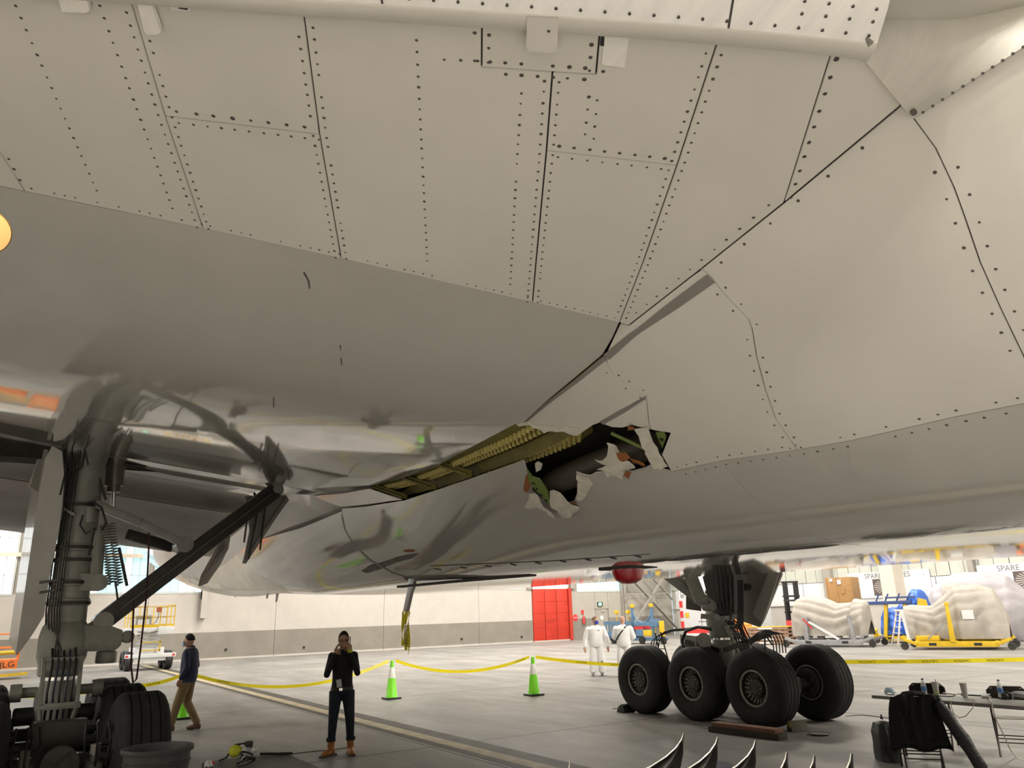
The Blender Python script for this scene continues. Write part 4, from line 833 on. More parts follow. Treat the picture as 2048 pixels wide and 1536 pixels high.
# ---- rough-terrain scissor lift
sl_ = thing('scissor_lift', 'white scissor lift with yellow guard rails and chunky black tyres', 'lift', (-28.9, -.35, 0)); sl_.scale = (1, 1, .87)
MB().bx(-1.3, .5, -.62, .62, .55, 1.1).bx(.4, .62, -.9, .9, .45, .75).o('chassis', M_sheet, sl_, bevel=.02)
MB().bx(.62, .70, -1.0, 1.1, .62, .82).o('bumper', M_sheet, sl_, bevel=.01)
for y in (-.92, 1.0): MB().cyl((.70, y, .72), (.715, y, .72), .06, n=12).o('reflector', M_redp, sl_)
for y in (-.8, .85):
    for x in (.25, -1.05): w = MB(); w.lathe([(.2, -.14), (.42, -.15), (.47, -.1), (.47, .1), (.42, .15), (.2, .14)], (x, y, .47), (0, 1, 0), n=20).cyl((x, y - .1, .47), (x, y + .1, .47), .22, n=14); w.o('wheel', M_black, sl_)
for k in range(4):
    z = 1.12 + k * .2
    for x in (-.5, .3): MB().bar((x, -.42, z), (x, .42, z + .17), .06, .07).bar((x + .04, .42, z), (x + .04, -.42, z + .17), .06, .07).o('scissor_arm', M_sheet, sl_)
MB().bx(.62, .68, -.4, .42, .95, 1.0).bx(.62, .68, -.4, .42, 1.35, 1.4).bx(.62, .68, -.4, -.35, .9, 1.45).bx(.62, .68, .37, .42, .9, 1.45).o('ladder', M_yel, sl_)
MB().bx(-1.4, .75, -.95, .95, 1.92, 2.1).o('platform', M_sheet, sl_, bevel=.01); MB().bx(.76, .9, .25, .85, 1.75, 2.15).o('control_cabinet', M_sheet, sl_, bevel=.02)
r = MB()
for z in (2.62, 3.15):
    r.tube([(-1.35, -.9, z), (.72, -.9, z), (.72, .9, z), (-1.35, .9, z)], .025, 6, closed=True)
for x in (-1.35, -.3, .72):
    for y in (-.9, -.3, .3, .9):
        if x != -.3 or abs(y) == .9: r.cyl((x, y, 2.1), (x, y, 3.15), .022, n=6)
r.tube([(.72, .55, 2.1), (.85, .55, 2.3), (.85, .55, 3.2), (.72, .9, 3.2)], .022, 6); r.o('guard_rail', M_yel, sl_)
MB().bx(.7, .74, -.9, .9, 2.1, 2.25).o('toe_board', M_yel, sl_); MB().bx(.74, .8, .1, .32, 2.85, 3.1).o('control_box', mat('rust_box', (.35, .10, .03), .5), sl_)
MB().bx(.62, .7, -.7, -.05, 2.2, 2.7).o('tool_tray', M_steel, sl_); MB().bx(.66, .71, -.62, -.15, 2.25, 2.5).o('notice', M_sheet, sl_)
MB().tube([(.8, .2, 2.85), (.84, .18, 2.6), (.82, .1, 2.35), (.8, .0, 2.3)], .015, 6).o('cable', M_hose, sl_)
MB().bx(.05, .1, -.22, .18, -.14, .14).o('frame', M_black, thing('exit_sign', 'green exit sign on the white wall behind the scissor lift', 'sign', (XB, -1.6, 2.55))); eo = bpy.data.objects['exit_sign.001']
MB().bx(.1, .105, -.18, .14, -.1, .1).o('face', MATS['exit_face'], eo)
MB().cyl((0, 0, 0), (.06, 0, 0), .04, n=8).o('bracket', M_black, eo)
# ---- orange boom lift
bl = thing('boom_lift', 'orange boom lift basket with black lettering', 'lift', (-28.2, -6.3, 0)); bl.scale = (1, 1, .9)
MB().bx(-.9, .45, -.9, .95, .45, .85).o('basket_tray', M_or, bl, bevel=.02)
r = MB()
for z in (1.35, 1.95): r.tube([(-.9, -.9, z), (.45, -.9, z), (.45, .95, z), (-.9, .95, z)], .035, 6, closed=True)
for x in (-.9, .45):
    for y in (-.9, .05, .95): r.cyl((x, y, .8), (x, y, 1.95), .035, n=6)
r.o('basket_rail', M_or, bl)
MB().cyl((.5, -3, 1.05), (.55, .9, 1.16), .09, n=12).o('jib_boom', M_yel, bl); MB().bar((.6, -3, .05), (.6, 1.35, .22), .18, .12).o('wheel_strut', M_yel, bl)
MB().bx(-.7, .1, -2.6, -1.2, 0, .9).o('counterweight', M_or, bl, bevel=.03)
text('lettering', 'JLG', .36, M_black, basis((.46, .60, .62), (0, 1, .05), (0, 0, 1)), bl)
# ---- cones and caution tape
def cone(x, y, label):
    c = thing('traffic_cone', label, 'cone', (x, y, 0), group='lime green cones')
    MB().bx(-.19, .19, -.19, .19, 0, .045).o('base', M_black, c, bevel=.01)
    MB().lathe([(.155, .045), (.145, .06), (.088, .50), (.0, .50)], n=20).o('body', M_lime, c); MB().lathe([(.056, .74), (.036, .90), (.024, .91), (.0, .915)], n=20).o('tip', M_lime, c)
    MB().lathe([(.089, .49), (.091, .50), (.058, .74), (.055, .745)], n=20).o('collar', M_refl, c)
    return V(x, y, .9)
def gp(x, y): return gnd(x, y)[:2]
c1 = cone(*gp(783, 1398), 'lime green cone with a white collar standing behind the man in tan boots')
c2 = cone(*gp(1068, 1391), 'lime green cone with a white collar in front of the red door')
c3 = cone(*gp(364, 1438), 'lime green cone half hidden by the walking man in khaki trousers')
def off(a, b, d=.09): return a + (b - a).normalized() * d
def tape(pts, label, words=(), flip=False, sg=(0,), w=.075, twist=0.):
    t = thing('caution_tape', label, 'tape', tuple(pts[0][:2]) + (0,), group='yellow caution tapes'); o = V(*pts[0][:2], 0); P = []
    for i in range(len(pts) - 1): q = sag(pts[i], pts[i + 1], sg[i % len(sg)], 18); P += q if i == 0 else q[1:]
    b = MB(); vs = []
    for i, p in enumerate(P):
        a = twist * math.sin(i * .5); d = (P[min(i + 1, len(P) - 1)] - P[max(i - 1, 0)]); d.z = 0; n = V(-d.y, d.x, 0).normalized() if d.length > 1e-6 else V(0, 1, 0)
        u = V(0, 0, math.cos(a)) + n * math.sin(a); vs += [p - o + u * w / 2, p - o - u * w / 2]
    b.add(vs, [(2 * i, 2 * i + 1, 2 * i + 3, 2 * i + 2) for i in range(len(P) - 1)]); tp = b.o('ribbon', M_tape, t, solid=.0008)
    for f in words:
        k = min(len(P) - 2, int(f * (len(P) - 1))); p = P[k].lerp(P[k + 1], f * (len(P) - 1) - k) - o; d = (P[k + 1] - P[k]).normalized()
        v = V(*(CAM - np.array(p + o))); v.z = 0; right = V(-v.y, v.x, 0); dd = d if d.dot(right) > 0 else -d; up = V(0, 0, 1)
        if flip: dd, up = -dd, -up
        text('lettering', 'CAUTION', .062, M_black, basis(p + v.normalized() * .004, dd, up), t, ext=.0005)
    return t
tape([off(c3, c1), off(c1, c3)], 'yellow caution tape sagging from the cone by the walking man to the next cone', (.15,), sg=(.42,), twist=.4)
tape([off(c1, c2), off(c2, c1)], 'yellow caution tape sagging between the two green cones', (.93,), sg=(.30,), twist=.4)
pr_ = V(at(1215, 1337, 'z', .72))
tape([off(c2, V(-1.2, 7.3, .8)), V(-1.2, 7.3, .80), V(.3, 7.5, .84)], 'yellow caution tape running from the front cone past the men in white', (.13, .22), sg=(.12, .02))
tape([V(.55, 7.55, .86), V(at(2150, 1316, 'z', .88))], 'long yellow caution tape stretched behind the folding table', (.12, .24, .36, .48, .60, .72), flip=True, sg=(.02,))
tape([off(c3, V(at(268, 1372, 'z', .75))), V(at(268, 1372, 'z', .75)), V(at(160, 1385, 'z', .8))], 'yellow caution tape passing behind the near wheels', (.3,), sg=(.05, .02))
tape([V(at(-60, 1392, 'z', .8)), V(at(50, 1392, 'z', .8)), V(at(75, 1392, 'z', .8))], 'yellow caution tape beyond the near strut door', (.3,), sg=(.03, 0))
dt = thing('caution_streamer', 'bunched yellow caution tape tied to the drain mast under the belly', 'tape', tuple(DMP))
for k in range(3):
    P = [V(.03 * (k - 1) + .02 * math.sin(i * .9 + k), .03 * (k - 1), -.062 * i * (.9 + .12 * k)) for i in range(9)]
    b = MB(); b.add([v for i, p in enumerate(P) for v in (p + V(  .024 * math.cos(i * .5 + k), .024 * math.sin(i * .5 + k), 0), p - V(  .024 * math.cos(i * .5 + k), .024 * math.sin(i * .5 + k), 0))], [(2 * i, 2 * i + 1, 2 * i + 3, 2 * i + 2) for i in range(8)]); b.o('streamer', M_tape, dt, solid=.0008)
vv = V(*(CAM - np.array(DMP))); vv.z = 0; vv.normalize()
for k, z in enumerate((-.18, -.22)): text('lettering', 'CAUTION', .06, M_black, basis(V(-.02 + .05 * k, 0, z - .1) + vv * .06, (0, 0, -1), (-vv.y, vv.x, 0)), dt, ext=.0005)
# ---- tarpaulins over spare engines
def tarp(name, label, loc, rz, L, prof, m, seed, n=60, mseg=60, z0=.45, fold=.05, swag=.12, cap=True, paper=False, group=None):
    """prof: list of (u, half_width, top_height)"""
    t = name if not isinstance(name, str) else thing(name, label, 'engine', loc, rz, group); rn = random.Random(seed); ph = [rn.uniform(0, 6) for _ in range(6)]
    us = [p[0] for p in prof]
    def pt(u, v):
        w = float(np.interp(u, us, [p[1] for p in prof])); h = float(np.interp(u, us, [p[2] for p in prof])); a = math.pi * v; x = (u - .5) * L
        c = math.cos(a); s_ = math.sin(a); r = (abs(s_) ** .75)
        y = -w * (abs(c) ** .8 if abs(c) > 0 else 0) * (1 if c > 0 else -1)
        n_s = 9.0; tri = v * n_s * (1 + .2 * abs(2 * u - 1)) + 1.5 * (2 * u - 1) ** 2 * (1 if c < 0 else -1) + ph[3]
        f = fold * (math.sin(19 * u + 4 * math.sin(3 * v + ph[0]) + ph[1]) * .7 + math.sin(31 * u + 7 * v + ph[2]) * .5) * (.3 + abs(c)) + swag * .24 * (abs(math.sin(math.pi * tri)) ** .6 - .6) * (abs(math.sin(math.pi * u)) ** .5) * (.25 + abs(c))
        return (x + .04 * math.sin(9 * v + ph[4]), y - f * (1 if c > 0 else -1) * abs(c), z0 + (h - z0) * r + f * s_)
    b = MB().grid(pt, n, mseg)
    for u in (0, 1):
        ring = [pt(u, j / mseg) for j in range(mseg + 1)]; k = len(b.v); c = V((u - .5) * L, 0, (z0 + ring[mseg // 2][2]) / 2); b.add([c + V(.06 if u else -.06, 0, 0)] + ring, [(0, j + 1, j + 2) for j in range(mseg)])
    b.o('engine_cover', m, t, ang=1.4)
    if paper: MB().box((L * .16, float(np.interp(.66, us, [p[1] for p in prof])) * -1.02, z0 + .95), (.42, .02, .36)).o('paper_notice', M_sheet, t)
    return t
def castor(b, x, y, r=.14): b.cyl((x, y - .05, r), (x, y + .05, r), r, n=14); b.box((x, y, r + .12), (.12, .16, .14))
def dolly(label, loc, rz, L, W, m, posts, group=None, extra=None):
    d = thing('engine_dolly', label, 'dolly', loc, rz, group)
    for y in (-W / 2, W / 2): MB().bx(-L / 2 + .45, L / 2 - .45, y - .06, y + .06, .12, .34).bar((-L / 2 + .5, y, .23), (-L / 2 + .02, y, .42), .12, .18, (0, 1, 0)).bar((L / 2 - .5, y, .23), (L / 2 - .02, y, .42), .12, .18, (0, 1, 0)).o('side_rail', m, d, bevel=.012)
    for x in (-L / 2 + .5, 0, L / 2 - .5): MB().bx(x - .07, x + .07, -W / 2, W / 2, .2, .36).o('cross_member', m, d, bevel=.01)
    for x in (-L * .22, L * .2): MB().bx(x - .14, x + .14, -W / 2 - .064, -W / 2 - .058, .17, .28).o('fork_slot', M_dark, d)
    for x in (-L / 2 + .02, L / 2 - .02):
        for y in (-W / 2, W / 2): w = MB(); castor(w, x, y, .15); w.o('castor', M_brk, d)
    for x, y, h in posts: MB().bar((x, y, .3), (x * .92, y, h), .2, .16, (0, 1, 0), .12, .12).box((x * .92, y, h + .06), (.16, .14, .14)).o('post', m, d, bevel=.01)
    return d
g1 = dolly('grey steel dolly on castors carrying an engine under a dipped beige-grey tarpaulin', (-13.4, 27.75, 0), .33, 4.0, 2.1, M_grey, [(-.95, -1.05, 1.25), (1.2, -1.02, 1.3), (1.2, 1.05, 1.3)])
MB().bar((-.75, -1.1, 1.15), (.55, -1.1, .35), .10, .09).o('diagonal_stay', M_sheet, g1); MB().bar((-1.0, -1.15, 1.3), (-.6, -1.15, .85), .05, .05).o('tie_rod', M_redp, g1)
for x in (-1.4, -.4, .4, 1.0): MB().bx(x - .12, x + .12, -.7, -.45, .36, .62).o('support_block', M_grey, g1)
tarp(g1, '', 0, 0, 3.5, [(0, .5, 1.9), (.05, .8, 2.2), (.25, .95, 2.42), (.45, .85, 2.2), (.6, .72, 1.95), (.8, .7, 2.0), (.84, .85, 2.15), (.97, .82, 2.05), (1, .6, 1.9)], M_tarp, 3, z0=.5, fold=.03, swag=.42)
g2 = dolly('bright yellow dolly carrying an engine under a drum-shaped grey tarpaulin with a paper notice', (-7.5, 27.9, 0), .38, 3.9, 2.2, M_yel, [(-.1, -1.12, 1.75), (1.1, 1.1, 1.6)])
MB().bar((-.15, -1.15, 1.2), (-1.0, -1.15, .42), .05, .05).o('tie_rod', M_grey, g2); MB().bx(-1.5, -.6, -.9, .5, .34, .55).bx(.2, 1.2, -.85, .5, .34, .5).o('saddle', M_yel, g2, bevel=.03)
MB().bar((-1.75, -1.0, .4), (-1.85, -1.0, 1.6), .12, .1).o('front_post', M_sheet, g2)
tarp(g2, '', 0, 0, 3.75, [(0, .6, 1.75), (.06, .72, 1.8), (.3, .72, 1.75), (.42, .8, 2.1), (.55, .98, 2.5), (.8, 1.05, 2.55), (.93, 1.0, 2.35), (1, .7, 1.6)], M_tarp, 8, z0=.42, fold=.035, swag=.3, paper=True)
tarp('covered_engine', 'large spare engine under a lilac-grey tarpaulin behind the drum-shaped cover', (-10.2, 35.2, 0), .2, 4.4, [(0, .7, 2.2), (.08, 1.0, 2.7), (.3, 1.3, 3.25), (.6, 1.4, 3.3), (.85, 1.3, 3.0), (1, .9, 2.3)], M_tarp2, 12, z0=.02, fold=.05, swag=.4)
tarp('covered_engine', 'narrow spare engine end under a taupe tarpaulin tied with cord', (-9.4, 31.9, 0), .2, 1.2, [(0, .5, 2.3), (.1, .75, 2.7), (.5, .8, 2.75), (.9, .75, 2.6), (1, .5, 2.2)], M_tarp, 15, z0=.02, fold=.04, swag=.2)
g3 = dolly('yellow dolly with orange hub cover carrying an engine under a wrinkled taupe tarpaulin', (-4.5, 31.6, 0), .38, 3.4, 1.8, M_yel, [])
tarp(g3, '', 0, 0, 3.2, [(0, .7, 1.9), (.1, 1.2, 2.6), (.4, 1.35, 2.75), (.7, 1.3, 2.7), (1, .9, 2.0)], M_tarp, 21, z0=1.0, fold=.05, swag=.4)
MB().lathe([(.0, 0), (.08, 0), (.1, .06), (.2, .08), (.24, .02), (.22, -.2), (.0, -.2)], (-1.35, -1.0, 1.5), (0, -1, 0), n=24).bar((-1.35, -.8, .3), (-1.35, -.8, 1.4), .14, .14).o('hub_cover', M_or, g3)
# blue-tarped engine with blue lifting beam
g4 = dolly('yellow steel dolly with rounded posts carrying an engine wrapped in crumpled blue tarpaulin', (-12.3, 32.2, 0), .2, 2.6, 1.7, M_yel, [(1.2, -.8, 1.7)])
MB().tube([(-1.3, -.9, .3), (-1.25, -.95, .6), (-1.6, -1.0, .75), (-1.9, -1.0, .72)], [.1, .13, .13, .12], 10).o('rounded_post', M_yel, g4); MB().tube([(1.2, -.9, .3), (1.25, -.95, .6), (1.5, -1.0, .72), (1.75, -1.0, .7)], [.1, .13, .13, .12], 10).o('rounded_post', M_yel, g4); MB().poly([(.7, -.9, .9), (1.5, -.9, .9), (1.35, -.9, 2.0), (1.0, -.9, 2.1)], (0, .1, 0)).o('side_frame', M_yel, g4)
tarp(g4, '', 0, 0, 2.3, [(0, .5, 1.3), (.12, .85, 1.6), (.4, .95, 1.75), (.55, .9, 1.9), (.75, .95, 2.55), (.9, .9, 2.45), (1, .5, 1.8)], M_btarp, 31, z0=.4, fold=.10, swag=.35)
M_nb = mat('navy_beam', (.03, .06, .18), .5); MB().bx(-1.5, .7, -1.05, -.85, 1.84, 2.0).bx(-.5, .9, -1.05, -.85, 2.12, 2.2).o('lifting_beam', M_nb, g4, bevel=.01)
for x in (-.9, -.45, .1, .6): MB().bar((x - .12, -.95, 1.95), (x + .1, -.95, 2.35), .05, .06).o('beam_lug', M_nb, g4)
MB().bar((-.8, -.9, .3), (-.55, -.9, 1.84), .16, .14, (0, 1, 0)).bar((.5, -.9, .3), (.35, -.9, 1.84), .16, .14, (0, 1, 0)).o('beam_post', M_yel, g4)
# step ladder
sp = thing('step_ladder', 'white and aluminium step ladder standing in front of the blue tarpaulin', 'ladder', tuple(gnd(1790, 1291)), .95)
M_fib = mat('fibreglass_pink', (.78, .66, .60), .5)
for y in (-.28, .28): MB().bar((.0, y * 1.25, 0), (.42, y * .7, 1.55), .05, .08, (0, 1, 0)).o('front_rail', M_fib, sp); MB().bar((1.0, y * 1.25, 0), (.52, y * .7, 1.5), .05, .06, (0, 1, 0)).o('rear_rail', M_fib, sp)
for k in range(5): z = .26 + k * .27; x = .42 * z / 1.55; w = .28 * (1.25 - .55 * z / 1.55); MB().bx(x - .05, x + .12, -w, w, z, z + .03).o('tread', M_sheet, sp)
MB().bx(.3, .62, -.24, .24, 1.53, 1.6).o('top_cap', M_fib, sp); MB().bar((.9, -.33, .2), (.9, .33, .2), .04, .04).o('rear_brace', M_sheet, sp)
# crate on rack
rk = thing('storage_cabinet', 'white metal storage cabinet behind the grey dolly', 'cabinet', (-13.5, 31.6, 0), .2)
MB().bx(-1.0, .9, -.5, .5, 0, 1.45).o('body', M_sheet, rk, bevel=.02); MB().bx(.0, .06, -.52, -.5, .2, 1.35).o('door_bar', M_steel, rk); MB().bx(.1, .85, -.515, -.5, .15, 1.35).o('door', M_white, rk)
MB().bx(-1.0, .75, -.5, .5, 1.45, 2.02).o('upper_box', M_steel, rk)
cp = at(1683, 1207, 'y', 31.2); ck = thing('plywood_crate', 'tan plywood crate with white labels sitting on a pallet above the tarpaulins', 'crate', (cp[0] - .05, 31.6, cp[2] - .12), .25)
for i in range(3): MB().bx(-.72, .72, -.6 + i * .5, -.44 + i * .5, 0, .1).o('pallet_runner', M_pal, ck)
for i in range(5): MB().bx(-.72 + i * .31, -.5 + i * .31, -.6, .56, .1, .13).o('pallet_board', M_pal, ck)
MB().bx(-.68, .68, -.56, .54, .13, 1.45).o('box', M_wood, ck, bevel=.008); 
for x in (-.68, -.15, .62): MB().bx(x, x + .06, -.585, -.56, .13, 1.45).o('batten', M_wood, ck)
for x, z, w, h in ((-.05, 1.1, .2, .22), (-.45, 1.25, .16, .14), (.1, .62, .18, .26)): MB().bx(x, x + w, -.60, -.575, z, z + h).o('label', M_sheet if z > 1 else M_wood, ck)
rk.location = (cp[0] - .3, 31.65, 0); rk.scale = (1, 1, (cp[2] - .12) / 2.02)
# pallets stack
ps = gnd(1562, 1292)
for k in range(5):
    p_ = thing('pallet_stack_layer', 'reddish timber pallet stacked beside the grey tarpaulin', 'pallet', (ps[0] - .2, ps[1] + .8, k * .24), .3, group='stacked pallets') if 0 else thing('timber_pallet', ('lowest', 'second lowest', 'middle', 'second highest', 'yellow-topped uppermost')[k] + ' reddish timber pallet of the stack beside the grey tarpaulin', 'pallet', (ps[0] - 1.55, ps[1] + 1.3, k * .18), .3, 'stacked timber pallets')
    for i in range(3): MB().bx(-1.1, 1.1, -.6 + i * .55, -.5 + i * .55, .03, .15).o('runner', M_pal, p_)
    for i in range(7): MB().bx(-1.1 + i * .33, -.88 + i * .33, -.6, .6, .15, .18).o('board', M_pal if k < 4 else M_yel, p_)
    MB().bx(-.5, .3, -.62, -.6, .05, .14).o('label', M_sheet, p_); MB().bx(-1.1, 1.1, -.55, .55, 0, .03).o('base_board', M_pal, p_)
# forklift
fk = thing('forklift', 'red forklift with a tall black mast parked beyond the gear door', 'forklift', tuple(at(1606, 1250, 'y', 32.5)[:2]) + (0,), 2.75)
MB().bx(-1.2, .8, -.6, .6, .35, 1.1).bx(-1.3, -.6, -.6, .6, 1.0, 1.35).o('body', M_redp, fk, bevel=.04)
for y in (-.42, -.25, .25, .42): MB().bar((.95, y, .1), (.85, y, 3.3), .09, .12, (0, 1, 0)).o('mast_rail', M_black, fk)
for z in (.5, 1.5, 2.4, 3.2): MB().bx(.8, 1.0, -.5, .5, z, z + .1).o('mast_crossbar', M_black, fk)
MB().bx(-.9, .75, -.6, .6, 2.15, 2.25).o('overhead_guard', M_black, fk)
for x, y in ((-.85, -.55), (-.85, .55), (.6, -.55), (.6, .55)): MB().bar((x, y, 1.0), (x * .95, y, 2.2), .07, .07).o('guard_post', M_black, fk)
for x in (-.9, .55):
    for y in (-.55, .55): MB().cyl((x, y - .12, .33), (x, y + .12, .33), .33, n=18).o('wheel', M_black, fk)
MB().bx(-.5, .1, -.35, .35, 1.1, 1.55).tube([(.35, -.2, 1.5), (.4, 0, 1.62), (.35, .2, 1.5)], .03, 6).o('seat', M_black, fk)
for y in (-.3, .3): MB().bx(1.0, 2.1, y - .06, y + .06, .06, .11).o('fork', M_black, fk)
# orange tug
ot = thing('baggage_tug', 'small orange tow tractor with black wheels under the far gear doors', 'tractor', (-20.9, 29.3, 0), -.5)
MB().prism([(-1.1, .35), (1.2, .35), (1.2, 1.0), (.2, 1.1), (.1, 1.5), (-.5, 1.5), (-.6, 1.15), (-1.1, 1.1)], (0, -.55, 0), (1, 0, 0), (0, 0, 1), (0, 1.1, 0)).o('body', M_or, ot, bevel=.04)
for x in (-.75, .8):
    for y in (-.58, .58): MB().cyl((x, y - .1, .36), (x, y + .1, .36), .36, n=18).cyl((x, y - .12, .36), (x, y + .12, .36), .15, n=12).o('wheel', M_black, ot)
MB().bx(-.1, .05, -.52, .52, 1.08, 1.3).o('dashboard', M_black, ot)
wc = thing('flat_cart', 'pale flat-bed cart between the tow tractor and the pallets', 'cart', (-20.2, 26.9, 0), .3)
MB().bx(-1.4, 1.4, -.7, .7, .5, .62).o('deck', M_sheet, wc, bevel=.01); MB().bx(-1.4, 1.4, -.7, -.62, .62, .85).o('side_board', M_redp, wc)
for x in (-1.0, 1.0):
    for y in (-.55, .55): MB().cyl((x, y - .07, .25), (x, y + .07, .25), .25, n=14).bx(x - .05, x + .05, y - .05, y + .05, .25, .5).o('wheel', M_black, wc)
# white truck body
tk = thing('box_truck', 'white box truck body with red and white edge marking and yellow sticker', 'truck', (-28.0, 33.2, 0))
MB().bx(.0, 5.5, -1.2, 1.2, .55, 3.9).o('cargo_body', M_sheet, tk, bevel=.03)
for z in (.7, 1.35, 2.0): MB().bx(.0, .28, -1.225, -1.2, z, z + .42).o('red_marking', M_redp, tk)
MB().bx(.45, .8, -1.225, -1.2, 1.35, 1.65).o('sticker', M_yel, tk)
for x in (.8, 4.6):
    for y in (-1.0, 1.0): MB().cyl((x, y - .15, .48), (x, y + .15, .48), .48, n=18).o('wheel', M_black, tk)
text('marking', '82', .5, M_ink, basis((.35, -1.21, 2.85), (0, 0, 1), (-1, 0, 0)), tk)
MB().bar((1.9, -1.21, .85), (1.9, -1.21, 1.55), .04, .02).bar((1.6, -1.21, 1.1), (2.3, -1.21, 1.1), .02, .05).bar((1.8, -1.21, 1.3), (2.0, -1.21, 1.3), .02, .04).o('emblem', M_ink, tk)
# ---- blue engine stand
bs = thing('engine_stand', 'blue steel engine stand with forked arms and yellow caps', 'stand', (-25.9, 26.3, 0), .15); bs.scale = (.85, .85, .92)
MB().bx(-2.2, 2.3, -.5, .5, .2, .36).o('base_frame', M_bsteel, bs, bevel=.02)
for k in range(8): MB().bx(-2.35 + k * .3, -2.25 + k * .3, -.75, -.69, .72, 1.2).o('slat', M_bsteel, bs)
MB().bx(-2.5, .1, -.75, -.66, 1.2, 1.42).bx(-2.5, .1, -.75, -.66, .45, .72).bx(-2.5, .1, -.68, .4, .36, .5).o('slotted_panel', M_bsteel, bs)
for sg in (-1, 1):
    x = .95 + sg * .85
    MB().bar((x, -.5, .3), (x + sg * .02, -.5, 2.25), .16, .14, (0, 1, 0)).o('upright', M_bsteel, bs)
    MB().tube([(x - sg * .0, -.5, 2.1), (x - sg * .12, -.5, 1.75), (x - sg * .4, -.5, 1.42), (.95, -.5, 1.3)], .06, 8).o('curved_arm', M_bsteel, bs)
    MB().box((x, -.5, 2.36), (.24, .2, .22)).o('cap', M_yel, bs, bevel=.03)
MB().bx(.0, 2.4, -.6, -.3, 1.1, 1.36).bx(1.6, 2.3, -.62, -.2, 1.05, 1.5).o('crossbeam', M_bsteel, bs, bevel=.02); MB().bx(.35, 1.1, -.55, .0, .5, .9).o('drawer_box', M_bsteel, bs)
MB().bx(1.1, 1.8, -.7, -.2, .5, .85).o('yellow_box', M_yel, bs, bevel=.03); MB().bx(2.45, 2.72, -.6, -.35, .45, 1.4).o('yellow_post', M_yel, bs, bevel=.03)
for x in (-1.7, .9, 2.75): MB().cyl((x, -.7, .24), (x, -.55, .24), .24, n=18).cyl((x, -.72, .24), (x, -.53, .24), .1, n=12).bar((x, -.62, .24), (x, -.4, .3), .08, .08).o('wheel', M_black, bs)
for x in (-1.45, -.35): MB().box((x, -.45, 2.0), (.3, .25, .2)).bar((x, -.45, 1.4), (x, -.45, 1.95), .05, .05).o('cap_post', M_yel, bs, bevel=.03)
MB().bx(.1, 1.0, -.55, .3, .9, 1.08).o('red_tray', M_redp, bs)
